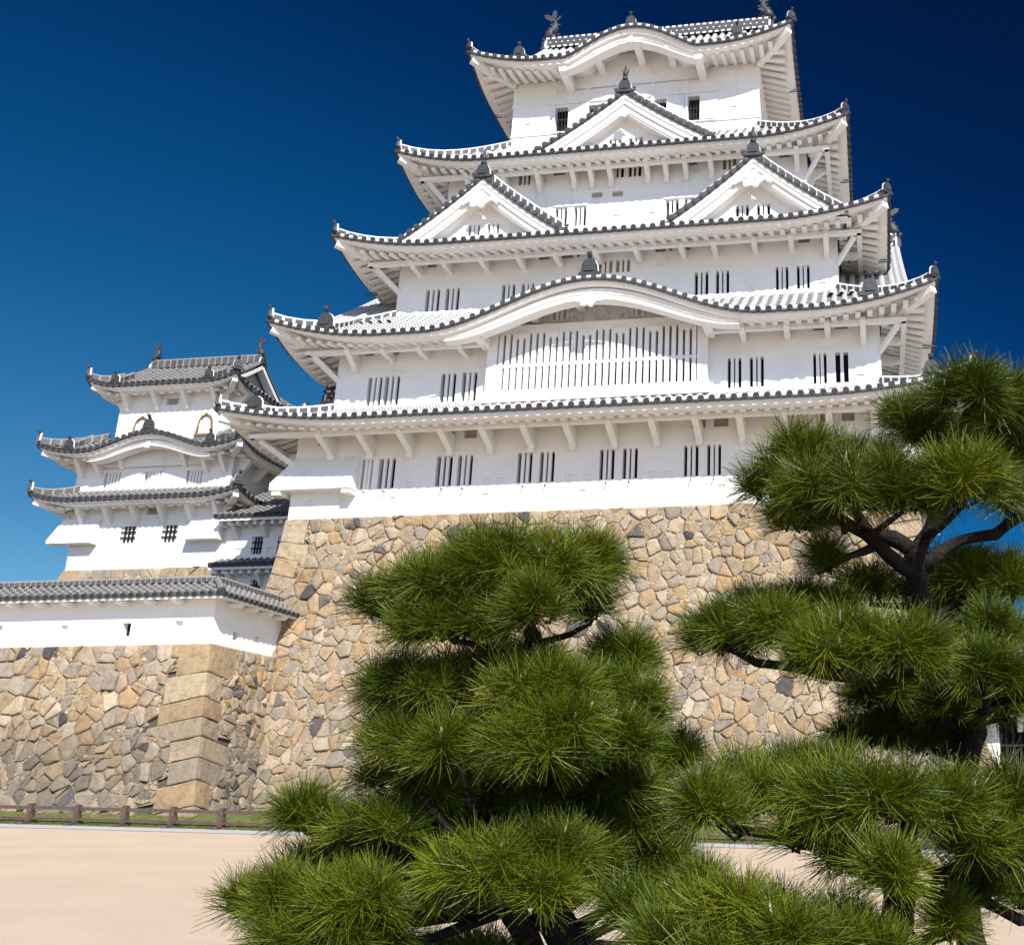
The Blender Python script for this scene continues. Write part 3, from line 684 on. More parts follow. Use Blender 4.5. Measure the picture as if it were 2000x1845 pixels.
# karahafu, dormers, saddle roofs
karahafu_board(keep, SK[1], 7.3, 1.0); carved_pendant(keep, (0, -1.62, 24.28), .85, .9)
for x in (-5.7, 5.7): 
    mb = MB(); mb.box(x-.22, x+.22, -1.25, .2, 22.72, 23.2); mb.build('bargeboard_arm', M['plaster'], keep)
for x in (-3.3, -1.0, 1.6, 3.3):
    mb = MB(); mb.box(x-.2, x+.2, -1.3, .6, 24.15 if abs(x) > 2 else 24.75, 24.55 if abs(x) > 2 else 25.1); mb.build('purlin', M['plaster'], keep)
mb = MB()
def scroll(mb, c, r, sx, y, turns=1.6, rad=.045):
    mb.tube([(c[0]+sx*r*(1-.55*t)*math.cos(2*math.pi*turns*t), y, c[1]+r*(1-.55*t)*math.sin(2*math.pi*turns*t)) for t in [i/22 for i in range(23)]], rad, 5)
scroll(mb, (-.1, 24.55), .42, 1, .54, 1.0, .05); scroll(mb, (-1.35, 24.45), .35, -1, .54); scroll(mb, (1.2, 24.45), .35, 1, .54)
mb.build('relief_scroll', M['plaster'], keep)
for xa in (-2.55, 1.33):
    mb = MB(); wall_with_holes(mb, (0, .56, 0), (1, 0, 0), xa-.12, xa+.87, 24.3, 25.0, [(xa, xa+.72, 24.38, 24.95, .02, 2)]); wb = mb.build('window', WHITE, keep)
    barred_window(wb, (0, .50, 0), (1, 0, 0), xa, xa+.72, 24.38, 24.95, nb=2, bw=.15, name='bars')
oni_tile(keep, (0, -1.75, 25.42), (0, -1, 0), 1.0); rb = MB(); ridge_bar(rb, [(0, -1.6, 25.42), (0, .2, 25.6), (0, 2.2, 25.8)], .36, .35); rb.build('ridge', [M['ridge'], M['oni']], keep)
karahafu_board(keep, SK[4], 4.3, .95, .5); carved_pendant(keep, (.2, 3.42, 43.78), .5, .9)
for x in (-2.0, .5, 2.4):
    mb = MB(); mb.box(x-.2, x+.2, 3.6, 5.5, 43.2 if abs(x) > 1 else 43.5, 43.55 if abs(x) > 1 else 43.85); mb.build('purlin', M['plaster'], keep)
for x in (-3.9, 4.2):
    mb = MB(); mb.box(x-.22, x+.22, 3.55, 5.5, 42.1, 42.55); mb.build('purlin', M['plaster'], keep)
mb = MB(); mb.extrude([(-1.0, 0), (1.0, 0), (.9, .35), (.5, .5), (.35, .95), (-.35, .95), (-.5, .5), (-.9, .35)], (.2, 5.42, 42.75), (1, 0, 0), (0, 0, 1), .06); scroll(mb, (.2, 43.15), .28, 1, 5.35, 1.2, .03); scroll(mb, (1.4, 42.95), .2, 1, 5.42, 1.4, .03); scroll(mb, (-1.0, 42.95), .2, -1, 5.42, 1.4, .03)
mb.build('frog_leg_strut', M['plaster'], keep)
oni_tile(keep, (.2, 3.35, 44.62), (0, -1, 0), .75); rb = MB(); ridge_bar(rb, [(.2, 3.45, 44.6), (.2, 5.5, 44.8)], .32, .3); rb.build('ridge', [M['ridge'], M['oni']], keep)
dormer(keep, -6.6, .10, 28.95, 4.75, 3.75, 4.2, [(-7.5, -6.86, 29.62, 30.27), (-6.46, -5.8, 29.62, 30.27)], 1.05, .35)
dormer(keep, 7.85, .10, 28.95, 4.75, 3.75, 4.2, [(6.86, 7.52, 29.62, 30.27), (7.94, 8.62, 29.62, 30.27)], 1.05, .35)
dormer(keep, .4, 2.1, 35.35, 5.2, 3.55, 4.5, [(-.6, .12, 35.95, 36.4, 2), (.54, 1.34, 35.95, 36.4, 2)], .62, 0)
i2 = Irimoya(0, 15.35, -1.9, KY, 23.05, 33.25, .15); i2.build(keep, [(-15.2, -11.6), (11.6, 15.2)], .22, oni_s=1.05, fish_s=1.05)
i5 = Irimoya(0, 7.75, 3.2, KY, 42.9, 50.2, .28); i5.build(keep, [(-7.5, 7.5)], .28, oni_s=1.1, fish_s=1.15)
i1 = Irimoya(0, 16.1, .4, 3.6, 19.3, 21.75, .15); i1.build(keep, [(-16.0, -13.7)], .05, ends=(-1,), oni_s=.8, fish_s=.85)
SK[1].descending(roofs[1], -13.5, 0, .9, .95); SK[1].descending(roofs[1], 13.5, 0, .9, .95)
SK[0].descending(roofs[0], -16.0, 0, .5, .85); SK[0].descending(roofs[0], 16.0, 0, .5, .85)
SK[4].descending(roofs[4], -6.55, 0, 1.0, .8); SK[4].descending(roofs[4], 6.55, 0, 1.0, .8)
# projecting lattice bay
mb = MB(); y = -.05
mb.box(-5.62, -5.10, y, .6, 20.25, 23.95); mb.box(5.06, 5.55, y, .6, 20.25, 23.95); mb.box(-5.75, 5.68, y-.08, .6, 19.75, 20.36); mb.box(-5.1, 5.06, y+.12, .6, 23.45, 23.95)
mb.box(-5.1, 5.06, .50, .57, 20.36, 23.45, 2); bay = mb.build('lattice_bay', WHITE, keep)
mb = MB(); n = 30
for j in range(n):
    x = -5.1+10.16*(j+.5)/n; top = 23.45 if j % 5 != 3 else 23.2; mb.box(x-.105, x+.105, y+.03, y+.23, 20.34, top)
    if j % 5 == 3: mb.box(x-.26, x+.26, y+.0, y+.26, 23.18, 23.47)
mb.build('vertical_bars', M['plaster'], bay)
mb = MB(); mb.box(-5.1, 5.06, y+.09, y+.19, 21.66, 21.82); mb.build('mid_rail', M['plaster'], bay)
mb = MB(); mb.box(-4.9, 4.9, .485, .499, 20.36, 21.5, 1); mb.build('opening', WHITE, bay)
# stone dropping chutes flaring out at the lower corners
for sx in (-1, 1):
    mb = MB(); A = [(15.22, -.01, 17.3), (11.75, -.01, 17.3)]; B = [(15.95, -.72, 15.85), (11.75, -.72, 15.85)]; Cc = [(15.22, 4.5, 17.3)]; Dd = [(15.95, 4.5, 15.85)]
    f = lambda p: (p[0]*sx, p[1], p[2]); dn = lambda p: (p[0], p[1], p[2]-.36)
    mb.face([f(p) for p in (A[0], A[1], B[1], B[0])]); mb.face([f(p) for p in (A[0], B[0], Dd[0], Cc[0])])
    mb.face([f(p) for p in (B[0], B[1], dn(B[1]), dn(B[0]))]); mb.face([f(p) for p in (B[0], dn(B[0]), dn(Dd[0]), Dd[0])])
    mb.face([f(p) for p in (A[1], B[1], dn(B[1]), (11.75, 0, 15.49))]); mb.face([f(p) for p in (dn(B[0]), dn(B[1]), (11.75, 0, 15.49), (15.2, 0, 15.49))]); mb.face([f(p) for p in (dn(B[0]), (15.2, 0, 15.49), (15.2, 4.5, 15.49), dn(Dd[0]))])
    for xx in (15.6, 12.0): mb.box(min(sx*xx-.22, sx*xx+.22), max(sx*xx-.22, sx*xx+.22), -.66, .02, 15.26, 15.50)
    mb.build('stone_chute', M['plaster'], keep)
# lightning rods under the eaves
for sx, sk in ((1, SK[4]), (-1, SK[4]), (1, SK[3]), (1, SK[2]), (-1, SK[2]), (1, SK[1])):
    mb = MB(); x = sx*(sk.hx+.1); z = sk.z0-.35; y = KY-sk.hy+4.5; mb.tube([(x-sx*1.3, y, z+.25), (x, y-.3, z-.1)], .03, 5); mb.tube([(x-sx*.7, y, z+.0), (x-sx*.1, y-.2, z-.12)], .03, 5); mb.build('lightning_rod', M['oni'], keep)


# ------------------------------------------------------------------ dry stone ramparts
PAL = [(.40, .285, .165), (.37, .27, .165), (.42, .315, .20), (.37, .295, .20), (.45, .355, .235), (.345, .275, .19), (.40, .27, .145), (.385, .315, .235), (.32, .265, .205), (.30, .25, .20), (.47, .385, .275)]
DARKS = [(.075, .072, .070), (.10, .095, .09), (.145, .13, .115), (.12, .11, .10)]
def stone_col(r, dark, age):
    if r.random() < dark: c = r.choice(DARKS)
    else:
        c = r.choice(PAL); g = age*(.35+.65*r.random()); c = tuple(a*(1-g)+b*g for a, b in zip(c, (.150, .124, .098)))
    k = r.uniform(.90, 1.09); return tuple(x*k for x in c)
def voronoi(pts, x0, x1, y0, y1, cell):
    P = np.array(pts); grid = {}
    for i, p in enumerate(pts): grid.setdefault((int(p[0]//cell), int(p[1]//cell)), []).append(i)
    res = []
    for i, (px, py) in enumerate(pts):
        gx, gy = int(px//cell), int(py//cell); nb = [j for a in range(gx-2, gx+3) for b in range(gy-2, gy+3) for j in grid.get((a, b), ()) if j != i]
        nb.sort(key=lambda j: (P[j][0]-px)**2+(P[j][1]-py)**2); s = cell*2.2
        poly = [(max(x0, px-s), max(y0, py-s)), (min(x1, px+s), max(y0, py-s)), (min(x1, px+s), min(y1, py+s)), (max(x0, px-s), min(y1, py+s))]
        for j in nb[:18]:
            qx, qy = pts[j]; nx, ny = qx-px, qy-py; c = ((qx*qx+qy*qy)-(px*px+py*py))/2; new = []
            for k in range(len(poly)):
                a, b = poly[k], poly[(k+1) % len(poly)]; da = a[0]*nx+a[1]*ny-c; db = b[0]*nx+b[1]*ny-c
                if da <= 0: new.append(a)
                if (da < 0 < db) or (db < 0 < da):
                    t = da/(da-db); new.append((a[0]+(b[0]-a[0])*t, a[1]+(b[1]-a[1])*t))
            poly = new
            if len(poly) < 3: break
        if len(poly) >= 3: res.append(poly)
    return res
class StoneMesh:
    def __init__(s): s.v = []; s.f = []; s.c = []
    def poly(s, pts, col):
        b = len(s.v); s.v.extend(tuple(p) for p in pts); s.f.append(tuple(range(b, b+len(pts)))); s.c.extend([col]*len(pts))
    def rings(s, rings, col, edge):
        n = len(rings[0]); base = []
        for i, r in enumerate(rings):
            base.append(len(s.v)); s.v.extend(tuple(p) for p in r); s.c.extend([edge if i == 0 else col]*n)
        for a, b in zip(base, base[1:]):
            for k in range(n): s.f.append((a+k, a+(k+1) % n, b+(k+1) % n, b+k))
        s.f.append(tuple(range(base[-1], base[-1]+n)))
    def build(s, name, parent=None):
        me = bpy.data.meshes.new(name); me.from_pydata(s.v, [], s.f); me.materials.append(M['stone'])
        a = me.color_attributes.new('stone', 'FLOAT_COLOR', 'POINT'); arr = np.ones((len(s.v), 4), np.float32); arr[:, :3] = s.c; a.data.foreach_set('color', arr.ravel())
        me.update(); o = bpy.data.objects.new(name, me); C.objects.link(o)
        if parent: o.parent = parent
        return o
def chaikin(p, k=.22):
    out = []
    for i in range(len(p)):
        a, b = p[i], p[(i+1) % len(p)]; out += [(a[0]*(1-k)+b[0]*k, a[1]*(1-k)+b[1]*k), (a[0]*k+b[0]*(1-k), a[1]*k+b[1]*(1-k))]
    return out
def inset(p, c, d):
    out = []
    for x, y in p:
        dx, dy = x-c[0], y-c[1]; l = math.hypot(dx, dy) or 1; out.append((c[0]+dx*max(.2, 1-d/l), c[1]+dy*max(.2, 1-d/l)))
    return out
def stone_face(sm, F, u0, u1, v0, v1, size, seed, dark=.09, age=lambda v: .2, keep_=None, clamp=None, asp=1.15, gap=.035, top=True, fill=True):
    """F(u, v, out) -> point on the battered face. Irregular fitted stones with small chinking stones in the gaps"""
    r = random.Random(seed); pts = []; nx = int((u1-u0)/(size*asp)); ny = int((v1-v0)/size)
    for j in range(ny):
        for i in range(nx+1):
            x = u0+(u1-u0)*(i+.5*(j % 2)+r.uniform(-.36, .36))/nx; y = v0+(v1-v0)*(j+.5+r.uniform(-.36, .36))/ny
            if j == ny-1: y = v1-size*.42
            pts.append((x, y))
            for q in range(r.choice((0, 0, 0, 1, 1, 2))): pts.append((x+size*r.uniform(.22, .55)*r.choice((-1, 1)), y+size*r.uniform(-.5, .5)))
    for poly in voronoi(pts, u0-.5, u1+.5, v0, v1, size*1.25):
        c = (sum(p[0] for p in poly)/len(poly), sum(p[1] for p in poly)/len(poly))
        if keep_ and not keep_(*c): continue
        if clamp: poly = [clamp(x, y, c[1]) for x, y in poly]; c = (sum(p[0] for p in poly)/len(poly), sum(p[1] for p in poly)/len(poly))
        if len(poly) > 3: poly = chaikin(poly, r.uniform(.03, .13))
        col = stone_col(r, dark, age(c[1])); h = r.uniform(.0, .12); tx, ty = r.uniform(-.16, .16), r.uniform(-.16, .16)
        p0 = inset(poly, c, gap*.3); p1 = inset(poly, c, gap*r.uniform(.4, 1.3)); p2 = inset(poly, c, gap+r.uniform(.02, .07)); p3 = inset(p2, c, size*.18)
        jit = lambda: r.uniform(-.012, .012)
        rg = [[F(x, y, -.14) for x, y in p0], [F(x, y, h*.45+tx*(x-c[0])+ty*(y-c[1])) for x, y in p1], [F(x, y, h+tx*(x-c[0])+ty*(y-c[1])+jit()) for x, y in p2], [F(x, y, h+.02+tx*(x-c[0])+ty*(y-c[1])+jit()) for x, y in p3]]
        sm.rings(rg, col, tuple(x*.8 for x in col))
    if not fill: return
    s2 = size*.27; pts = []; nx = int((u1-u0)/s2); ny = int((v1-v0)/s2)
    for j in range(ny):
        for i in range(nx): pts.append((u0+(u1-u0)*(i+.5+r.uniform(-.4, .4))/nx, v0+(v1-v0)*(j+.5+r.uniform(-.4, .4))/ny))
    for poly in voronoi(pts, u0-.5, u1+.5, v0, v1, s2*1.3):
        c = (sum(p[0] for p in poly)/len(poly), sum(p[1] for p in poly)/len(poly))
        if keep_ and not keep_(*c): continue
        if clamp: poly = [clamp(x, y, c[1]) for x, y in poly]
        col = stone_col(r, .05, age(c[1])*.7); col = tuple(min(.7, x*1.15) for x in col); h = r.uniform(-.03, .025)
        sm.rings([[F(x, y, -.13) for x, y in poly], [F(x, y, h) for x, y in inset(poly, c, .022)]], col, tuple(x*.7 for x in col))
def backing(sm, F, us, vs_, off=-.12, col=(.10, .085, .065)):
    for a, b in zip(us, us[1:]):
        for c, d in zip(vs_, vs_[1:]): sm.poly([F(a, c, off), F(b, c, off), F(b, d, off), F(a, d, off)], col)
def corner_block(sm, cor, da, db, la, lb, z0, z1, col, r, out=.06, top=99):
    """squared quoin: cor(z) is the battered edge, da and db run along the two faces away from it"""
    na = Vector((-db[0], -db[1], 0)).normalized(); nb = Vector((-da[0], -da[1], 0)).normalized(); g = .018
    def pt(z, a, b, o): return cor(z)+Vector(da)*a+Vector(db)*b+na*o*0+Vector((0, 0, 0))
    za, zb = z0+g, z1-g; rows = []
    j = lambda s=.03: r.uniform(-s, s)
    e = out; la += .0
    def ring(z, o, sh):   # a-end, corner, b-end
        c = cor(z); k_ = .20*min(1, max(0, top-z)/1.8); dip = lambda d: Vector((0, 0, -k_*d))
        q = [c+Vector(da)*(la-sh)+na*(o*.5), c+Vector(da)*(la*.5+j(.2))+na*(o+j())+Vector((0, 0, j())), c+Vector(da)*(.12+sh)+na*(o+j(.015)), c+na*(o*.6)+nb*(o*.6), c+Vector(db)*(.12+sh)+nb*(o+j(.015)), c+Vector(db)*(lb*.5+j(.1))+nb*(o+j()), c+Vector(db)*(lb-sh)+nb*(o*.5)]
        return [p+dip(d) for p, d in zip(q, (la, la*.5, .1, 0, .1, lb*.5, lb))]
    R_ = [ring(za, -.08, 0), ring(za+.0, e*.4, .01), ring(za+.05, e, .04), ring((za+zb)/2, e+j(.015), .04), ring(zb-.05, e, .04), ring(zb, e*.4, .01), ring(zb, -.08, 0)]
    b = len(sm.v); n = 7
    for i, q in enumerate(R_): sm.v.extend(tuple(p) for p in q); sm.c.extend([tuple(x*(.8 if i in (0, 6) else 1) for x in col)]*n)
    for i in range(6):
        for k in range(6): sm.f.append((b+i*n+k, b+(i+1)*n+k, b+(i+1)*n+k+1, b+i*n+k+1))
    for k in (0, 6):
        w_ = [cor(z)+(Vector(da)*la if k == 0 else Vector(db)*lb)+(na if k == 0 else nb)*-.12+Vector((0, 0, -.20*min(1, max(0, top-z)/1.8)*(la if k == 0 else lb))) for z in (za, zb)]
        b2 = len(sm.v); sm.v.extend(tuple(p) for p in w_); sm.c.extend([tuple(x*.8 for x in col)]*2)
        sm.f.append((b2, b2+1, b+5*n+k, b+1*n+k) if k == 0 else (b2+1, b2, b+1*n+k, b+5*n+k))
def quoin_rows(z0, z1, seed, hh=(.75, 1.1), long_=1.9, short=.85, age=lambda z: .2):
    r = random.Random(seed); z = z0; i = 0; rows = []
    while z < z1-.2:
        h = min(r.uniform(*hh), z1-z)
        if z1-z-h < .4: h = z1-z
        la, lb = (long_*r.uniform(.72, 1.12), short*r.uniform(.8, 1.15)) if r.random() < .62 else (short*r.uniform(1.0, 1.5), long_*r.uniform(.62, .9))
        c = r.choice([(.42, .305, .175), (.39, .30, .20), (.44, .345, .225), (.42, .275, .14), (.36, .29, .21), (.45, .36, .25)]); g = age(z); c = tuple(a*(1-g)+b*g for a, b in zip(c, (.215, .18, .135)))
        rows.append((z, z+h, la, lb, c)); z += h; i += 1
    return rows
def row_len(rows, v, k):
    for q in rows:
        if v < q[1]: return q[2+k]
    return rows[-1][2+k]
def quoins(name, parent, cor, da, db, rows, seed):
    sm = StoneMesh(); r = random.Random(seed)
    for z0, z1, la, lb, c in rows: corner_block(sm, cor, da, db, la, lb, z0, z1, c, r, .05, rows[-1][1])
    return sm.build(name, parent)

# the keep's own rampart: curved batter on all faces
ZT = 14.18
def bat(z): d = ZT-z; return .02+.055*d+.0125*d*d
ramp_keep = thing('stone_rampart', 'tall tan battered stone rampart that carries the great white keep', 'stone wall')
def F_front(u, v, o): return Vector((u, -bat(v)-o, v))
def F_left(u, v, o): return Vector((-15.22-bat(v)-o, u, v))
def F_right(u, v, o): return Vector((15.22+bat(v)+o, u, v))
aging = lambda v: .12 if v > 7 else (.12+.5*(7-v)/7)
zs_ = [-.3+(ZT+.3)*i/10 for i in range(11)]
QK = [quoin_rows(-.3, ZT, 11+sx, (.6, .92), 1.4, .72, lambda z: .08 if z > 7 else .3) for sx in (-1, 1)]
def clampK(x, y, cy):
    h = 15.22+bat(y); return (max(-h+max(row_len(QK[0], cy, 0), row_len(QK[0], y, 0))-.02, min(h-max(row_len(QK[1], cy, 0), row_len(QK[1], y, 0))+.02, x)), y)
sm = StoneMesh(); stone_face(sm, F_front, -19.2, 19.2, -.3, ZT, .66, 3, .035, aging, lambda u, v: -(15.22+bat(v))+row_len(QK[0], v, 0)-.05 < u < 15.22+bat(v)-row_len(QK[1], v, 0)+.05, clampK)
for a in zip(zs_, zs_[1:]):
    for i in range(12):
        P = lambda k, z: F_front((15.2+bat(z))*(k/6-1), z, -.12); sm.poly([P(i, a[0]), P(i+1, a[0]), P(i+1, a[1]), P(i, a[1])], (.10, .085, .065))
sm.build('front_face', ramp_keep)
for nm, F, sd_, q_ in (('left_face', F_left, 5, 0), ('right_face', F_right, 6, 1)):
    sm = StoneMesh(); stone_face(sm, F, -3.5, 12, -.3, ZT, .75, sd_, .08, aging, lambda u, v: u > -bat(v)+row_len(QK[q_], v, 1)-.05, lambda x, y, cy: (max(x, -bat(y)+max(row_len(QK[q_], cy, 1), row_len(QK[q_], y, 1))-.02), y))
    for z0, z1 in zip(zs_, zs_[1:]): sm.poly([F(-bat(z0)+.05, z0, -.12), F(12, z0, -.12), F(12, z1, -.12), F(-bat(z1)+.05, z1, -.12)], (.10, .085, .065))
    sm.build(nm, ramp_keep)
for sx, q_ in zip((-1, 1), QK): quoins('corner_stones', ramp_keep, lambda z, sx=sx: Vector((sx*(15.22+bat(z)), -bat(z), z)), (-sx, 0, 0), (0, 1, 0), q_, 11+sx)

# the lower rampart in front of the turret, with its plastered parapet wall
CX_, CY_, ZL = -14.26, -5.68, 7.33
def bl(z): d = ZL-z; return .03+.09*d+.012*d*d
low = thing('stone_rampart', 'lower weathered stone rampart with huge corner blocks behind the brown fence', 'stone wall')
def G_left(u, v, o): return Vector((u, CY_-bl(v)-o, v))
def G_ret(u, v, o): return Vector((CX_+bl(v)+o, u, v))
age2 = lambda v: .10 if v > 5.0 else .10+.85*min(1, (5.0-v)/2.0)
QL = quoin_rows(.1, ZL, 29, (.6, 1.0), 2.3, 1.15, lambda z: .05+.3*rnd.random() if z > 4.6 else .25+.5*rnd.random())
zl = [ZL*i/6 for i in range(7)]
sm = StoneMesh(); stone_face(sm, G_left, -46, -12.6, 0, ZL, .62, 21, .035, age2, lambda u, v: u < CX_+bl(v)-row_len(QL, v, 0)+.05, lambda x, y, cy: (min(x, CX_+bl(y)-max(row_len(QL, cy, 0), row_len(QL, y, 0))+.02), y))
for z0, z1 in zip(zl, zl[1:]): sm.poly([G_left(-46, z0, -.12), G_left(CX_+bl(z0)-.1, z0, -.12), G_left(CX_+bl(z1)-.1, z1, -.12), G_left(-46, z1, -.12)], (.10, .085, .065))
sm.build('front_face', low)
sm = StoneMesh(); stone_face(sm, G_ret, CY_-1.3, -.3, 0, ZL, .52, 22, .06, age2, lambda u, v: u > CY_-bl(v)+row_len(QL, v, 1)-.05, lambda x, y, cy: (max(x, CY_-bl(y)+max(row_len(QL, cy, 1), row_len(QL, y, 1))-.02), y))
for z0, z1 in zip(zl, zl[1:]): sm.poly([G_ret(CY_-bl(z0)+.1, z0, -.12), G_ret(-.3, z0, -.12), G_ret(-.3, z1, -.12), G_ret(CY_-bl(z1)+.1, z1, -.12)], (.10, .085, .065))
sm.build('return_face', low)
quoins('corner_stones', low, lambda z: Vector((CX_+bl(z), CY_-bl(z), z)), (-1, 0, 0), (0, 1, 0), QL, 23)


# ------------------------------------------------------------------ parapet wall with tiled coping
par = thing('plaster_wall', 'low white plastered parapet wall with tiled coping turning a corner on the lower rampart', 'wall')
PX, PY, PZ0, PZ1 = -14.36, -5.58, ZL-.02, 9.35
holesL = [(-24.45, -24.15, 7.9, 8.3, .2, 0), (-21.4, -21.02, 7.95, 8.25, .2, 0), (-18.5, -18.1, 7.72, 8.28, .32, 1), (-16.1, -15.72, 7.98, 8.32, .2, 0), (-27.6, -27.2, 7.9, 8.3, .2, 0), (-31, -30.6, 7.9, 8.3, .2, 0)]
mb = MB(); wall_with_holes(mb, (0, PY, 0), (1, 0, 0), -46, PX, PZ0, PZ1, holesL); wall_with_holes(mb, (PX, 0, 0), (0, 1, 0), PY, -.5, PZ0, PZ1, [(-4.12, -3.76, 7.72, 8.05, .22, 2), (-2.55, -2.28, 7.84, 8.08, .16, 0)])
wall_with_holes(mb, (0, PY+.6, 0), (-1, 0, 0), -(PX-.6), 46, PZ0, PZ1, []); wall_with_holes(mb, (PX-.6, 0, 0), (0, -1, 0), .5, -(PY+.6), PZ0, PZ1, [])
mb.box(-46, PX-.02, PY+.02, PY+.58, PZ0-.5, PZ0+.01); mb.box(PX-.58, PX-.02, PY+.02, -.5, PZ0-.5, PZ0+.01)
mb.build('wall', WHITE, par)
cop = MB(); fas = MB(); z0, zr, ov = 9.28, 10.02, .78
yr, xr = PY+.3, PX-.3; K = 4
zz = lambda t: z0+(zr-z0)*(t*(.8+.2*t))
n = int((PX+ov+46)/.36)
for i in range(n):
    x = PX+ov-.18-i*.36; tm = 1 if x < xr else max(0, (PX+ov-x)/(ov+.3)); tm = min(1, tm)
    if tm > .1: tile_column(cop, [Vector((x, PY-ov+(ov+.3)*tm*j/K, zz(tm*j/K))) for j in range(K+1)], Vector((1, 0, 0)), .105, .26)
    if i % 1 == 0 and x < xr: tile_column(cop, [Vector((x, PY+.6+ov-(ov+.3)*j/K, zz(j/K))) for j in range(K+1)], Vector((1, 0, 0)), .105, .26)
n = int((-.5-(PY-ov))/.36)
for i in range(n):
    y = PY-ov+.18+i*.36; tm = 1 if y > yr else min(1, max(0, (y-PY+ov)/(ov+.3)))
    if tm > .1: tile_column(cop, [Vector((PX+ov-(ov+.3)*tm*j/K, y, zz(tm*j/K))) for j in range(K+1)], Vector((0, 1, 0)), .105, .26)
def q4(a, b, c, d, m=1): cop.face((a, b, c, d), m, ((.5, 0), (.5, 0), (.5, 3), (.5, 3)))
for j in range(K):
    ta, tb = j/K, (j+1)/K; ya, yb = PY-ov+(ov+.3)*ta, PY-ov+(ov+.3)*tb; xa, xb = PX+ov-(ov+.3)*ta, PX+ov-(ov+.3)*tb
    q4((-46, ya, zz(ta)), (xa, ya, zz(ta)), (xb, yb, zz(tb)), (-46, yb, zz(tb))); q4((xa, ya, zz(ta)), (xa, -.5, zz(ta)), (xb, -.5, zz(tb)), (xb, yb, zz(tb)))
    yc, yd = PY+.6+ov-(ov+.3)*ta, PY+.6+ov-(ov+.3)*tb; q4((-46, yc, zz(ta)), (-46, yd, zz(tb)), (xr, yd, zz(tb)), (xr, yc, zz(ta)))
for x in [PX+ov-.36-i*.36 for i in range(90)]:
    for j in range(3):
        a, b = x+.36*j/3, x+.36*(j+1)/3; da, db = .03+.07*math.sin(math.pi*j/3), .03+.07*math.sin(math.pi*(j+1)/3); cop.face(((a, PY-ov-.01, z0-da), (b, PY-ov-.01, z0-db), (b, PY-ov-.01, z0+.03), (a, PY-ov-.01, z0+.03)), 2)
for y in [PY-ov+i*.36 for i in range(int((5.2+ov)/.36))]:
    for j in range(3):
        a, b = y+.36*j/3, y+.36*(j+1)/3; da, db = .03+.07*math.sin(math.pi*j/3), .03+.07*math.sin(math.pi*(j+1)/3); cop.face(((PX+ov+.01, a, z0-da), (PX+ov+.01, b, z0-db), (PX+ov+.01, b, z0+.03), (PX+ov+.01, a, z0+.03)), 2)
co = cop.build('tiled_coping', [M['round_grey'], M['flat_grey'], M['tile_end']], par)
rb = MB(); ridge_bar(rb, [(-46, yr, zr-.02), (-30, yr, zr-.02), (xr, yr, zr-.02)], .34, .16, .26); rb.build('ridge', [M['ridge_grey'], M['oni']], co)
rb = MB(); ridge_bar(rb, [(xr, yr, zr-.02), (xr, -3, zr-.02), (xr, -.4, zr-.02)], .34, .16, .26); rb.build('ridge', [M['ridge_grey'], M['oni']], co)
rb = MB(); ridge_bar(rb, [(PX+ov*.9, PY-ov*.9, z0+.05), (PX+.2, PY-.2, zz(.55)+.03), (xr, yr, zr)], .26, .14, .26); rb.tube([(PX+ov*.97, PY-ov*.97, z0+.10), (PX+ov*.7, PY-ov*.7, z0+.22)], .15, 8, 1); rb.build('hip_ridge', [M['ridge_grey'], M['oni']], co)
fas.face(((-46, PY-ov+.06, z0-.03), (PX+ov-.06, PY-ov+.06, z0-.03), (PX+ov-.06, PY-ov+.06, z0-.16), (-46, PY-ov+.06, z0-.16))); fas.face(((-46, PY-ov+.06, z0-.16), (PX+ov-.06, PY-ov+.06, z0-.16), (PX, PY, z0-.02), (-46, PY, z0-.02)))
fas.face(((PX+ov-.06, PY-ov+.06, z0-.03), (PX+ov-.06, -.5, z0-.03), (PX+ov-.06, -.5, z0-.16), (PX+ov-.06, PY-ov+.06, z0-.16))); fas.face(((PX+ov-.06, PY-ov+.06, z0-.16), (PX+ov-.06, -.5, z0-.16), (PX, -.5, z0-.02), (PX, PY, z0-.02)))
fas.build('eave', M['plaster'], par)
for x in [-15.9-1.28*i for i in range(22)]:
    mb = MB(); mb.extrude([(0, 0), (.62, 0), (.62, -.10), (.5, -.17), (0, -.19)], (x+.16, PY, z0-.12), (0, -1, 0), (0, 0, 1), .22); mb.build('bracket', M['plaster'], par)
for y in (-4.7, -3.6, -2.5, -1.4):
    mb = MB(); mb.extrude([(0, 0), (.62, 0), (.62, -.10), (.5, -.17), (0, -.19)], (PX, y+.16, z0-.12), (1, 0, 0), (0, 0, 1), .22); mb.build('bracket', M['plaster'], par)

# ------------------------------------------------------------------ the small western turret
TX = -26.75; TY = 9.6; G3 = ('round_grey', 'flat_grey', 'ridge_grey')
tb = thing('stone_rampart', 'low stone base under the small grey roofed turret, mostly behind the parapet coping', 'stone wall')
def H_f(u, v, o): return Vector((u, 5.0-(13.15-v)*.28-o, v))
QT = quoin_rows(9.8, 13.15, 33, (.75, .95), 1.7, .9); xl = lambda v: -31.3-(13.15-v)*.28
sm = StoneMesh(); stone_face(sm, H_f, -32.6, -21.6, 9.8, 13.15, .8, 31, .10, lambda v: .2, lambda u, v: xl(v)+row_len(QT, v, 0)+.1 < u < -21.7, lambda x, y, cy: (max(x, xl(y)+row_len(QT, cy, 0)-.03), y)); sm.poly([H_f(xl(9.8), 9.8, -.12), H_f(-21.7, 9.8, -.12), H_f(-21.7, 13.15, -.12), H_f(xl(13.15), 13.15, -.12)], (.1, .085, .065)); sm.build('front_face', tb)
quoins('corner_stones', tb, lambda z: Vector((xl(z), 5.0-(13.15-z)*.28, z)), (1, 0, 0), (0, 1, 0), QT, 33)
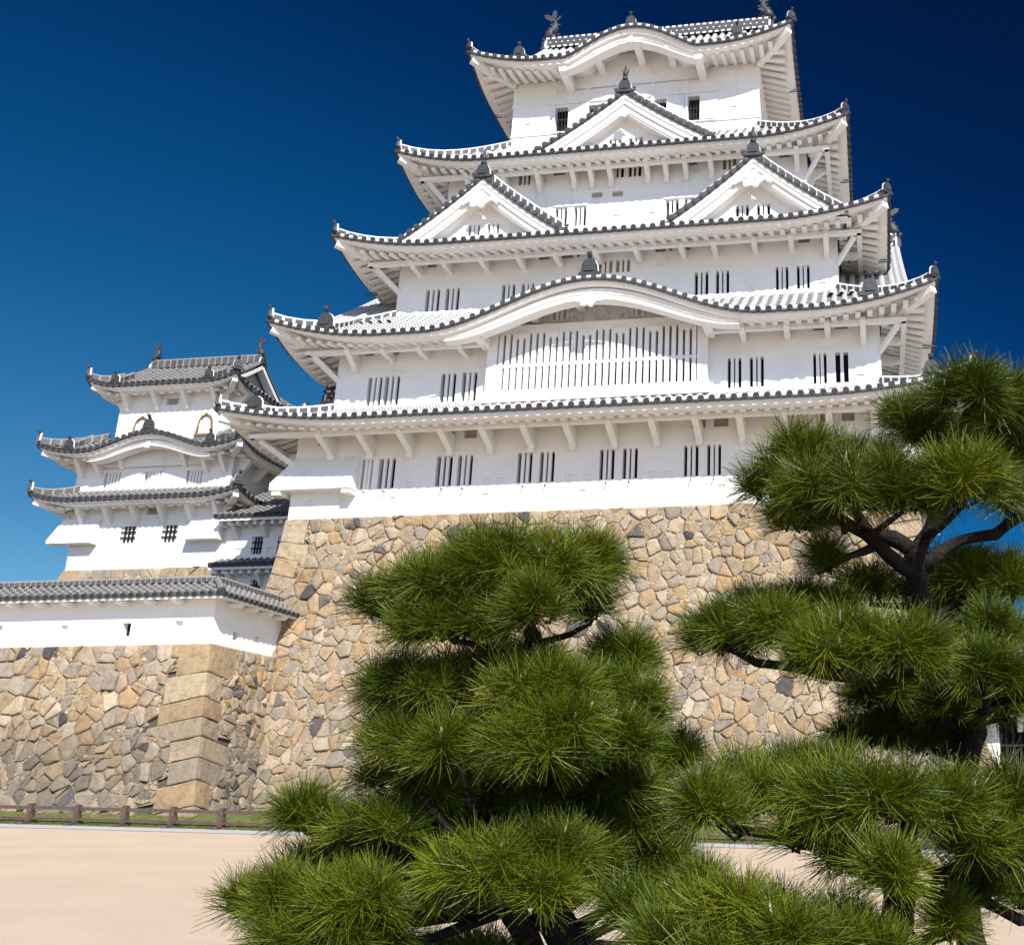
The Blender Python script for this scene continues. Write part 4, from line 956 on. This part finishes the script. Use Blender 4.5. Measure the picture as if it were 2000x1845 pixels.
tur = thing('corner_turret', 'smaller white turret with three weathered grey tiled roofs left of the great keep', 'turret')
TS = [Skirt(TX-.25, TY, 6.3, TY-3.7, 1.6, 1.75, 16.85, .95, .45, 1.3, .38, .125, None, G3, .32), Skirt(TX-.45, TY, 6.25, TY-3.75, 2.9, 1.75, 19.72, 1.2, .50, 1.45, .38, .125, (.45, 3.9, .95, .9), G3, .32), Skirt(TX+.25, TY-2.4, 4.65, TY-2.4-3.75, 1.2, 1.3, 23.62, .85, .50, 1.3, .38, .125, None, G3, .32)]
TW = [(TX+.2, TY, 4.72, 5.0, 13.1, 17.0), (TX-.4, TY, 4.8, 5.3, 17.5, 20.0), (TX+.35, TY-2.4, 3.36, 5.0, 20.6, 23.95)]
th = [[(-28.29+.0-TX-.2, -27.35-TX-.2, 14.6, 15.56, .12, 0), (-25.8-TX-.2, -24.85-TX-.2, 14.57, 15.54, .12, 0), (-26.9-TX-.2, -26.0-TX-.2, 16.2, 16.6, .2, 2)],
      [(-30.19-TX+.4, -29.2-TX+.4, 17.92, 18.86, .25, 2), (-27.68-TX+.4, -26.66-TX+.4, 17.9, 18.84, .25, 2), (-25.1-TX+.4, -24.14-TX+.4, 17.88, 18.8, .25, 2), (-27.6-TX+.4, -26.4-TX+.4, 19.28, 19.56, .2, 2), (-25.9-TX+.4, -25.0-TX+.4, 19.28, 19.56, .2, 2)],
      [(-26.9-TX-.35, -26.15-TX-.35, 22.75, 23.15, .2, 2)]]
for i, (cx, cy, hw, y0, z0, z1) in enumerate(TW):
    mb = MB(); sd = sides_of(cx, cy, hw, cy-y0)
    for k in range(4):
        O, e, din, a = sd[k]; wall_with_holes(mb, O, e, -a, a, z0, z1, th[i] if k == 0 else [])
    mb.build('wall', WHITE, tur)
for h in th[0][:2]: barred_window(tur, (TX+.2, 5.0, 0), (1, 0, 0), *h[:4], nb=3, bw=.085, cross=2, m=M['wood'], lintel=None)
for h in th[1][:3]: barred_window(tur, (TX-.4, 5.3, 0), (1, 0, 0), *h[:4], nb=4, bw=.13, lintel=(h[0]-.12, h[1]+.12, .12))
tr = [s.build(tur) for s in TS]
for i, s in enumerate(TS):
    for k in (0, 1, 3):
        cx, cy, hw, y0 = TW[i][:4]; O, e, din, a = sides_of(cx, cy, hw, cy-y0)[k]; zt = s.zsoff(k, a*.98, s.W)-.12
        X = [-4.4, -3.3, -1.95, 1.95, 3.3, 4.4] if (i, k) == (1, 0) else [-a+.6+j*(2*a-1.2)/int((2*a-1.2)/1.45) for j in range(int((2*a-1.2)/1.45)+1)]
        for x in X:
            if k == 3 and x < a-4: continue
            mb = MB(); n = -din; up = .42 if (i, k) == (1, 0) and abs(x) < 2 else 0
            mb.extrude([(0, 0), (.82, 0), (.82, -.14), (.16, -1.0), (0, -1.0)], O+e*(x+.13)+Vector((0, 0, zt+up)), n, (0, 0, 1), .24); mb.build('bracket', M['plaster'], tur)
karahafu_board(tur, TS[1], 3.7, .62, .6, n=26); carved_pendant(tur, (TX, 4.02, 20.0), .42, .6)
rb = MB(); ridge_bar(rb, [(TX, 3.95, 20.72), (TX, 5.2, 20.85)], .3, .2); rb.build('ridge', [M['ridge_grey'], M['oni']], tur); oni_tile(tur, (TX, 3.85, 20.68), (0, -1, 0), .8, white=False)
for sx in (-1, 1): TS[1].descending(tr[1], sx*4.3, 0, .9, .62, .24); TS[2].descending(tr[2], sx*2.9, 0, 1.0, .6, .24)
it = Irimoya(TX+.3, 3.6, 3.75, 7.2, 23.64, 26.05, .2); it.build(tur, [(-3.4, 3.4)], .28, G3, .38, .125, oni_s=.62, fish_s=.62, bh=.34)
# bell shaped windows with gilt frames
for x in (TX+.35-1.78, TX+.35+2.2):
    fr = MB(); inn = MB(); out_ = []; in_ = []
    prof = [(-.66, 0), (-.60, .45), (-.50, .90), (-.36, 1.14), (-.14, 1.24), (0, 1.34), (.14, 1.24), (.36, 1.14), (.50, .90), (.60, .45), (.66, 0)]
    for (a, b), (c, d) in zip(prof, prof[1:]):
        s = .80; fr.face(((x+a*s*.78, 4.9, 20.86+b*.86), (x+a*s, 4.9, 20.80+b), (x+c*s, 4.9, 20.80+d), (x+c*s*.78, 4.9, 20.86+d*.86))); fr.face(((x+a*s, 4.9, 20.80+b), (x+a*s, 5.0, 20.80+b), (x+c*s, 5.0, 20.80+d), (x+c*s, 4.9, 20.80+d)))
        fr.face(((x+a*s*.78, 4.9, 20.86+b*.86), (x+c*s*.78, 4.9, 20.86+d*.86), (x+c*s*.78, 4.99, 20.86+d*.86), (x+a*s*.78, 4.99, 20.86+b*.86)))
    fr.box(x-.56, x+.56, 4.86, 5.0, 20.72, 20.84); f = fr.build('bell_window', M['gilt'], tur)
    inn.face([(x+a*.62, 4.985, 20.86+b*.86) for a, b in prof], 2)
    for j in range(4): xx = x-.3+.2*j; inn.box(xx-.055, xx+.055, 4.93, 4.98, 20.85, 20.86+.86*(1.1 if j in (1, 2) else .95))
    inn.build('bars', WHITE, f)
for xa, xb in ((-32.2, -29.6), (-24.0, -22.0)):
    mb = MB(); A = [(xa+.25 if xa < -30 else xa, 4.99, 16.1), (xb, 4.99, 16.1)]; B = [(xa, 4.35, 14.75), (xb, 4.35, 14.75)]; dn = lambda p: (p[0], p[1], p[2]-.2)
    mb.face((A[0], A[1], B[1], B[0])); mb.face((B[0], B[1], dn(B[1]), dn(B[0]))); mb.face((A[1], B[1], dn(B[1]), (xb, 5, 14.55))); mb.face((A[0], (xa, 5, 14.55), dn(B[0]), B[0])); mb.face((dn(B[0]), dn(B[1]), (xb, 5, 14.55), (xa, 5, 14.55)))
    mb.build('stone_chute', M['plaster'], tur)

# ------------------------------------------------------------------ connecting gallery between turret and keep
gal = thing('gallery', 'two storey white connecting gallery in shade between the small turret and the keep', 'building')
GX0, GX1, GY = -21.75, -14.6, 4.9
mb = MB(); wall_with_holes(mb, (0, GY, 0), (1, 0, 0), GX0, GX1, 9.8, 15.6, [(-20.25, -19.6, 13.72, 14.7, .12, 0), (-18.75, -18.1, 13.7, 14.68, .12, 0), (-20.0, -19.38, 11.4, 12.3, .12, 0), (-18.3, -17.7, 11.4, 12.3, .12, 0), (-21.2, -20.85, 13.7, 14.05, .06, 0), (-19.3, -18.95, 13.75, 14.05, .06, 0)]); wall_with_holes(mb, (GX0, GY, 0), (0, -1, 0), -8, 0, 9.8, 15.6, [])
mb.build('wall', WHITE, gal)
for h in ((-20.25, -19.6, 13.72, 14.7), (-18.75, -18.1, 13.7, 14.68), (-20.0, -19.38, 11.4, 12.3), (-18.3, -17.7, 11.4, 12.3)): barred_window(gal, (0, GY, 0), (1, 0, 0), *h, nb=3, bw=.075, cross=2, m=M['wood'])
def pent(parent, x0, x1, ye, yi, z0, z1, name='roof'):
    mb = MB(); n = int((x1-x0)/.38)
    for i in range(n+1):
        x = x0+.12+i*.38; tile_column(mb, [Vector((x, ye+(yi-ye)*j/5, z0+(z1-z0)*(j/5)*(.8+.04*j))) for j in range(6)], Vector((1, 0, 0)), .12)
        for j in range(3):
            a, b = x+.38*j/3, x+.38*(j+1)/3; da, db = .04+.09*math.sin(math.pi*j/3), .04+.09*math.sin(math.pi*(j+1)/3); mb.face(((a, ye-.01, z0-da), (b, ye-.01, z0-db), (b, ye-.01, z0+.02), (a, ye-.01, z0+.02)), 2)
    for j in range(5): a, b = j/5, (j+1)/5; za, zb = z0+(z1-z0)*a*(.8+.2*a), z0+(z1-z0)*b*(.8+.2*b); mb.face(((x0, ye+(yi-ye)*a, za), (x1, ye+(yi-ye)*a, za), (x1, ye+(yi-ye)*b, zb), (x0, ye+(yi-ye)*b, zb)), 1, ((.5, 0), (.5, 0), (.5, 1), (.5, 1)))
    r_ = mb.build(name, [M['round_grey'], M['flat_grey'], M['tile_end']], parent); ev = MB(); yw = ye+1.0
    ev.face(((x0, ye+.06, z0-.03), (x1, ye+.06, z0-.03), (x1, ye+.06, z0-.24), (x0, ye+.06, z0-.24))); ev.face(((x0, ye+.06, z0-.24), (x1, ye+.06, z0-.24), (x1, yw, z0-.05), (x0, yw, z0-.05))); ev.face(((x0, ye+.06, z0-.03), (x0, ye+.06, z0-.24), (x0, yw, z0-.05), (x0, yi, z1)))
    for i in range(int((x1-x0)/.5)): x = x0+.25+i*.5; ev.box(x-.1, x+.1, ye+.25, yw, z0-.42, z0-.2)
    ev.build('eave', M['plaster'], r_)
    for x in [x0+.9+i*1.7 for i in range(int((x1-x0-1)/1.7)+1)]:
        b = MB(); b.extrude([(0, 0), (.7, 0), (.7, -.12), (.12, -.7), (0, -.7)], (x+.1, yw-.02, z0-.3), (0, -1, 0), (0, 0, 1), .2); b.build('bracket', M['plaster'], parent)
    return r_
pent(gal, -22.0, -14.4, 3.9, 8.5, 15.62, 18.6)
pent(gal, -21.95, -15.2, 3.95, 4.95, 12.95, 13.45)


# ------------------------------------------------------------------ fence
fence = thing('wooden_fence', 'low brown wooden rail fence with thick posts along the grass bank', 'fence')
FY = -8.62; px = [-12.62+1.93*i for i in range(-17, 19)]
for x in px:
    z = gz(x); mb = MB(); mb.box(x-.09, x+.09, FY-.10, FY+.10, z-.1, z+.72); mb.box(x-.075, x+.075, FY-.085, FY+.085, z+.72, z+.75); mb.box(x-.13, x+.13, FY-.42, FY+.42, z-.02, z+.11); mb.box(x+.09, x+.15, FY-.08, FY+.08, z+.15, z+.40); mb.build('post', M['fence'], fence)
for a, b in zip(px, px[1:]):
    mb = MB(); mb.bar((a+.13, FY, gz(a)+.60), (b-.13, FY, gz(b)+.60), .12, .12); mb.build('top_rail', M['fence'], fence)
    mb = MB(); mb.bar((a+.13, FY, gz(a)+.22), (b-.13, FY, gz(b)+.22), .08, .085); mb.build('lower_rail', M['fence'], fence)
# ------------------------------------------------------------------ gatehouse behind the pines
gh = thing('gatehouse', 'white walled gatehouse with dark lattice opening behind the right hand pine trunk', 'building')
mb = MB(); wall_with_holes(mb, (0, -1.0, 0), (1, 0, 0), 16.9, 27, -.5, 5.1, [(18.0, 22.5, .8, 4.45, .6, 1)]); wall_with_holes(mb, (16.9, 0, 0), (0, -1, 0), -6, 1.0, -.5, 5.1, []); mb.build('wall', WHITE, gh)
barred_window(gh, (0, -1.0, 0), (1, 0, 0), 18.0, 22.5, .8, 4.45, nb=15, bw=.09, cross=2, m=M['wood'], name='lattice')
pent(gh, 16.2, 27, -2.3, 4.0, 4.75, 8.2)

# short blades that break up the edge of the grass bank
gr = MB(); rg = random.Random(9)
def bank_z(y):
    ys, dz = [-8.9, -8.3, -6.6, -2.0], [.02, .06, .42, .55]
    for a, b, c, d in zip(ys, ys[1:], dz, dz[1:]):
        if y <= b: return c+(d-c)*(y-a)/(b-a)
    return .55
for i in range(26000):
    x = rg.uniform(-27, 14); y = -8.93+2.6*rg.random()**1.6; z = gz(x)+bank_z(max(-8.9, y))-.01; h = rg.uniform(.03, .085); a = rg.uniform(0, 6.28); w_ = .012
    gr.face(((x-w_*math.cos(a), y-w_*math.sin(a), z), (x+w_*math.cos(a), y+w_*math.sin(a), z), (x+rg.uniform(-.03, .03), y+rg.uniform(-.03, .03), z+h)))
tag(gr.build('grass_blades', M['grass']), 'short mown grass growing on the bank under the fence', 'grass', kind='stuff')


# ------------------------------------------------------------------ pines
FOC = 1950.0
def at(u, v, zc): return CAM + (Fv + Rv*((u-1450)/FOC) - Uv*((v-960)/FOC))*zc
Fh = Vector((Fv.x, Fv.y, 0)).normalized()
rng = np.random.default_rng(5)
def unit(a): return a/np.maximum(1e-9, np.linalg.norm(a, axis=-1, keepdims=True))
def pad_mesh(name, parent, c, ru, rv, rd, base, step=.125, needle=(.125, .185), per=(120, 165), wid=.0039, tone=0.0, nmax=300):
    """a cushion of shoots: needles, candle buds and the thin twigs that carry them"""
    c = np.array(c); ax = np.array([list(Rv), list(Fh), [0, 0, 1]]); rad = np.array([ru, rd, rv]); m = .062
    rr = np.maximum(rad-np.array([m, m, m*.75]), .03); n = int(min(nmax, max(9, 8.2*(rr[0]*rr[1]+rr[0]*rr[2]+rr[1]*rr[2])/(step*step))))
    d = unit(rng.normal(size=(n*3, 3))); d = d[d[:, 2] > -.40][:n]; f = np.where(rng.random(len(d)) < .64, rng.uniform(.82, 1.0, len(d)), rng.uniform(.3, .8, len(d)))[:, None]
    p = c+((d*rr*f)@ax); w = (d@ax); w = unit(w*.75+np.array([0, 0, .80])+rng.normal(size=w.shape)*.26)
    V = []; Q = []; T = []; mi = []; off = 0; tone_ = rng.normal(0, .06)
    for i in range(len(p)):
        k = int(rng.integers(*per)); a = w[i]; h = unit(np.cross(a, [.3, .8, .1])); b = np.cross(a, h)
        ph = rng.uniform(0, 2*np.pi, k); th = np.radians(rng.beta(2.0, 1.5, k)*92+6); L = rng.uniform(*needle, k)*rng.uniform(.85, 1.1)
        s = np.cos(th)[:, None]*a+np.sin(th)[:, None]*(np.cos(ph)[:, None]*h+np.sin(ph)[:, None]*b)
        o = p[i]-a*(.075*rng.random(k))[:, None]; e = o+s*L[:, None]; e[:, 2] -= .012*np.sin(th)**2
        sd = unit(np.cross(s, rng.normal(size=(k, 3))))*wid/2
        vv = np.stack([o-sd, o+sd, e+sd*.35, e-sd*.35], 1).reshape(-1, 3); V.append(vv)
        Q.append(np.arange(4*k).reshape(-1, 4)+off); off += 4*k
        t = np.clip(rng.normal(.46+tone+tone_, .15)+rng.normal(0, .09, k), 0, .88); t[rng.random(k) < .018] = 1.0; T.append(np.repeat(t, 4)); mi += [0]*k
    sh = MB()
    for i in range(len(p)):
        a = Vector(w[i]); P = Vector(p[i])
        if rng.random() < .26:
            u = (a+Vector((0, 0, 1.2))).normalized(); ln = rng.uniform(.022, .06)
            sh.tube([P-a*.01, P+u*ln*.6, P+u*ln], [.0045, .0055, .002], 5, 2, True)
            if rng.random() < .5: sh.tube([P, P+(u+Vector(rng.normal(size=3))*.35).normalized()*ln*.6], [.0035, .002], 4, 2, False)
        mid = Vector(base).lerp(P, .55); mid.z -= .02+.03*rng.random(); sh.tube([P-a*.005, P-a*.09, mid], [.004, .0055, .009], 4, 1, False)
    nv = off; V = np.concatenate(V+[np.array(sh.v).reshape(-1, 3)]); faces = np.concatenate(Q).tolist()+[tuple(x+nv for x in f) for f in sh.f]
    me = bpy.data.meshes.new(name); me.from_pydata(V.tolist(), [], faces)
    for q in (M['needle'], M['bark'], M['bud']): me.materials.append(q)
    me.polygons.foreach_set('material_index', mi+sh.m)
    at_ = me.attributes.new('tint', 'FLOAT', 'POINT'); tt = np.zeros(len(V), np.float32); tt[:nv] = np.concatenate(T); at_.data.foreach_set('value', tt)
    me.update(); o = bpy.data.objects.new(name, me); C.objects.link(o); o.parent = parent; return o
def gnarled(name, parent, pts, rad, r, n=10):
    """knotty stem through pts: resampled, jogged and swollen"""
    P = []; W = []
    for (a, b), (ra, rb) in zip(zip(pts, pts[1:]), zip(rad, rad[1:])):
        k = max(2, int((b-a).length/.075))
        for j in range(k):
            t = j/k; q = a.lerp(b, t); w_ = ra+(rb-ra)*t; P.append(q+Vector((r.uniform(-1, 1), r.uniform(-1, 1), r.uniform(-.5, .5)))*w_*.24); W.append(w_*r.uniform(.84, 1.18))
    P.append(pts[-1]); W.append(rad[-1]); mb = MB(); mb.tube(P, W, n, 0, True)
    mb.v = [(x+r.uniform(-1, 1)*.06*rad[0], y+r.uniform(-1, 1)*.06*rad[0], z+r.uniform(-1, 1)*.06*rad[0]) for x, y, z in mb.v]
    return mb.build(name, M['bark'], parent)
def pine(label, stems, pads, zc, seed, branches=(), tone=0.0, group=None):
    t = thing('pine_tree', label, 'pine tree', group); r = random.Random(seed); nodes = []
    for i, st in enumerate(stems):
        P = [at(u, v, zc+dz) for u, v, dz, w in st]; W = [w*(zc+dz)/FOC for u, v, dz, w in st]
        if i == 0:
            f0 = P[0]; foot = Vector((f0.x+.05, f0.y, gz(f0.x)-.05)); P = [foot, foot.lerp(f0, .25)]+P; W = [W[0]*1.45, W[0]*1.12]+W; root = f0
        else: P = [foot.lerp(root, .55)]+P; W = [W[0]*1.05]+W
        gnarled('trunk' if i == 0 else 'side_stem', t, P, W, r, 14)
        for (a, b), (wa, wb) in zip(zip(P, P[1:]), zip(W, W[1:])):
            for j in range(8): nodes.append((a.lerp(b, j/8), wa+(wb-wa)*j/8))
    for st in branches:
        P = [at(u, v, zc+dz) for u, v, dz, w in st]; W = [w*(zc+dz)/FOC for u, v, dz, w in st]; gnarled('branch', t, P, W, r, 9)
        for (a, b), (wa, wb) in zip(zip(P, P[1:]), zip(W, W[1:])):
            for j in range(5): nodes.append((a.lerp(b, j/5), wa+(wb-wa)*j/5))
    for pd in pads:
        u, v, dz, ru, rv = pd[:5]; z = zc+dz; c = at(u, v, z); s = z/FOC; rd = max(.10, .62*ru*s)
        base = c-Vector((0, 0, rv*s*.55)); nd = min(nodes, key=lambda n: (n[0]-base).length+max(0, n[0].z-base.z)*.8)
        if (nd[0]-base).length > .10:
            mid = nd[0].lerp(base, .5)+Vector((r.uniform(-.05, .05), r.uniform(-.05, .05), r.uniform(-.07, .02))); w0 = min(nd[1]*.6, .028)
            gnarled('branch', t, [nd[0], mid, base, base+(c-base)*.6], [w0, w0*.75, w0*.5, .006], r, 7)
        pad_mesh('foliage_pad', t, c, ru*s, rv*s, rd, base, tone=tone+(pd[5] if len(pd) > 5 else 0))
    return t
pine('bushy cloud pruned pine in the centre, its crown covering the middle of the rampart',
     [[(1135, 2030, .15, 46), (1108, 1850, .15, 38), (1078, 1775, .15, 32), (1062, 1680, .15, 27), (1055, 1580, .2, 25), (1062, 1470, .2, 23), (1048, 1360, .15, 20), (1062, 1300, .1, 17), (1040, 1245, .1, 13), (1010, 1170, .1, 8)],
      [(1060, 1960, .15, 34), (1030, 1825, .1, 27), (985, 1755, 0, 22), (960, 1700, -.15, 14)]],
     [(1010, 1110, 0, 190, 80), (870, 1140, -.15, 125, 70), (745, 1175, .1, 75, 62), (1130, 1110, .1, 105, 80), (880, 1215, -.2, 140, 60), (1040, 1190, -.3, 100, 65), (1155, 1185, .15, 60, 60),
      (830, 1335, -.1, 140, 58), (1060, 1345, -.3, 125, 65), (1000, 1305, .1, 150, 50), (1215, 1285, .3, 90, 60), (1205, 1370, 0, 115, 80), (1080, 1405, -.4, 115, 65),
      (770, 1450, -.2, 90, 65), (900, 1460, -.3, 115, 65), (1050, 1455, -.45, 135, 70), (1180, 1440, -.2, 120, 65), (800, 1520, -.1, 120, 62), (1325, 1480, .5, 75, 55), (1000, 1555, .3, 170, 65), (1180, 1545, .3, 130, 75), (900, 1570, .5, 140, 60),
      (600, 1590, -.1, 90, 58), (740, 1610, -.2, 115, 52), (825, 1612, -.1, 62, 42), (560, 1760, -.4, 115, 70), (700, 1755, -.5, 115, 70), (480, 1762, -.2, 62, 45), (600, 1690, .1, 105, 48), (620, 1825, -.5, 135, 58), (765, 1815, -.4, 75, 55),
      (950, 1690, -.5, 125, 72), (1060, 1660, -.4, 115, 65), (1045, 1735, -.5, 115, 55), (860, 1745, -.4, 62, 55), (1145, 1680, -.1, 75, 65), (1230, 1600, .3, 85, 65), (1265, 1680, .4, 90, 65), (1300, 1745, .3, 75, 55), (1160, 1620, .3, 95, 58), (900, 1865, 0, 150, 35), (860, 1398, .4, 150, 45, -.15), (700, 1682, .3, 110, 42, -.15), (825, 1685, .3, 100, 48, -.15), (930, 1625, .4, 120, 62, -.15), (1100, 1605, .4, 150, 72, -.15), (1210, 1520, .4, 110, 60, -.15), (1240, 1640, .5, 110, 78), (1295, 1705, .55, 95, 72), (1200, 1725, .45, 90, 60), (1140, 1590, .45, 110, 60)], 4.6, 3)  # set-back filler pads with negative tone: needles tinted darker for the crown's inner shade
pine('tall dark trunked pine at the right reaching up beside the great keep',
     [[(1905, 2000, .3, 30), (1890, 1700, .3, 27), (1886, 1500, .2, 25), (1905, 1400, .2, 22), (1880, 1320, .2, 20), (1820, 1220, .2, 19), (1790, 1150, .1, 18), (1788, 1090, .1, 19), (1812, 1040, .1, 16), (1842, 985, .1, 12), (1870, 900, .1, 9), (1890, 800, 0, 6)]],
     [(1890, 755, -.1, 90, 65), (1965, 795, 0, 85, 75), (1790, 830, .2, 95, 75), (1900, 860, .3, 115, 65), (1985, 885, .1, 60, 62), (1570, 890, -.1, 105, 66), (1505, 950, -.1, 75, 50), (1640, 950, -.3, 135, 75), (1760, 960, -.3, 115, 75), (1880, 940, -.4, 105, 85), (1560, 1010, -.1, 95, 42), (1965, 970, 0, 62, 62), (1680, 900, .1, 95, 50), (1612, 1085, 0, 42, 48),
      (1420, 1235, -.1, 105, 66), (1530, 1225, -.3, 95, 70), (1640, 1265, -.5, 115, 80), (1760, 1260, -.5, 115, 75), (1600, 1180, .2, 105, 45), (1700, 1150, .4, 75, 55), (1480, 1190, .2, 85, 45), (1880, 1130, .3, 95, 75), (1975, 1140, .2, 62, 72), (1940, 1235, -.1, 85, 65), (1920, 1310, -.4, 85, 75), (1995, 1330, -.4, 62, 62), (1855, 1200, .4, 85, 62), (1720, 1345, .1, 85, 50), (1850, 1370, .2, 95, 55), (1700, 1435, .4, 95, 45), (1820, 1440, .4, 95, 45), (1955, 1372, 0, 62, 50), (1830, 1160, .45, 90, 70), (1935, 1118, .4, 90, 52), (1770, 1400, .5, 105, 60), (1850, 1405, .5, 60, 50), (1780, 1300, .3, 90, 45)], 5.0, 8,
     [[(1790, 1120, .1, 18), (1730, 1082, .05, 16), (1688, 1040, 0, 14), (1620, 1000, 0, 11), (1560, 965, 0, 7)], [(1785, 1075, .1, 16), (1740, 1050, .15, 15), (1700, 1042, .2, 12), (1660, 990, .2, 9)], [(1800, 1112, .1, 15), (1836, 1076, .1, 13), (1880, 1052, .1, 12), (1945, 1045, .1, 11), (1975, 1018, .1, 10), (2030, 990, .1, 8)],
      [(1850, 1270, .2, 16), (1760, 1300, 0, 14), (1660, 1322, -.1, 13), (1560, 1303, -.1, 11), (1480, 1295, -.1, 9), (1420, 1265, -.1, 6)], [(1890, 1420, .2, 14), (1810, 1400, .3, 12), (1770, 1370, .3, 10), (1735, 1345, .2, 7)]])
pine('broad flat topped pine with short thick trunk before the taller right hand pine',
     [[(1735, 2030, .35, 38), (1752, 1830, .35, 33), (1765, 1730, .3, 30), (1775, 1640, .2, 25), (1768, 1570, .1, 15)]],
     [(1400, 1570, 0, 100, 72), (1520, 1545, .2, 115, 66), (1625, 1560, -.2, 115, 80), (1730, 1560, -.3, 115, 76), (1850, 1570, -.2, 115, 80), (1965, 1545, 0, 85, 85), (1560, 1622, -.2, 115, 50), (1740, 1690, -.5, 78, 62), (1660, 1662, -.2, 95, 62), (1900, 1640, -.1, 115, 65), (1985, 1650, 0, 60, 72), (1600, 1500, .4, 135, 40), (1450, 1505, .4, 95, 35), (1905, 1715, .3, 110, 40), (1990, 1740, .3, 60, 52), (1852, 1795, 0, 52, 50)], 4.0, 12,
     [[(1775, 1735, .3, 17), (1850, 1735, .3, 14), (1920, 1757, .3, 13), (1990, 1795, .3, 11), (2050, 1800, .3, 8)], [(1768, 1650, .2, 15), (1600, 1640, .1, 12), (1420, 1618, .1, 8)]], .04)
pine('low pine whose crown rises from the bottom edge between the two pine trunks',
     [[(1500, 2080, .2, 24), (1480, 1930, .15, 19), (1455, 1840, .05, 13)]],
     [(1340, 1795, 0, 95, 75), (1450, 1775, -.1, 115, 76), (1560, 1815, -.2, 115, 60), (1280, 1835, -.1, 75, 45), (1660, 1835, -.1, 95, 45), (1372, 1728, .3, 58, 42), (1500, 1775, .5, 85, 42), (1640, 1790, .6, 105, 36), (1725, 1855, -.1, 60, 32), (1420, 1860, -.2, 130, 40), (1250, 1775, .4, 90, 58)], 3.5, 15, (), .04)
# dark knobbly rock on the sand at the right
mb = MB(); q = Vector((18.45, -31.0, 0)); q.z = gz(q.x)
rr_ = random.Random(4)
def knob(c, s):
    P = []; 
    for i in range(7):
        th = math.pi*i/6; P.append([(c.x+s*math.sin(th)*math.cos(2*math.pi*k/10)*rr_.uniform(.8, 1.2), c.y+s*math.sin(th)*math.sin(2*math.pi*k/10)*rr_.uniform(.8, 1.2), c.z+s*.8*math.cos(th)*rr_.uniform(.85, 1.15)) for k in range(10)])
    for a, b in zip(P, P[1:]):
        for k in range(10): mb.face((b[k], b[(k+1) % 10], a[(k+1) % 10], a[k]))
for dx, dy, dz, s in ((0, 0, .08, .22), (.24, .05, .10, .2), (-.22, .05, .05, .16), (.12, -.12, .05, .17), (.45, .0, .04, .15), (.05, .1, .24, .13)): knob(q+Vector((dx, dy, dz)), s)
tag(mb.build('rock', M['rock']), 'dark knobbly rock on the sand at the lower right', 'rock')
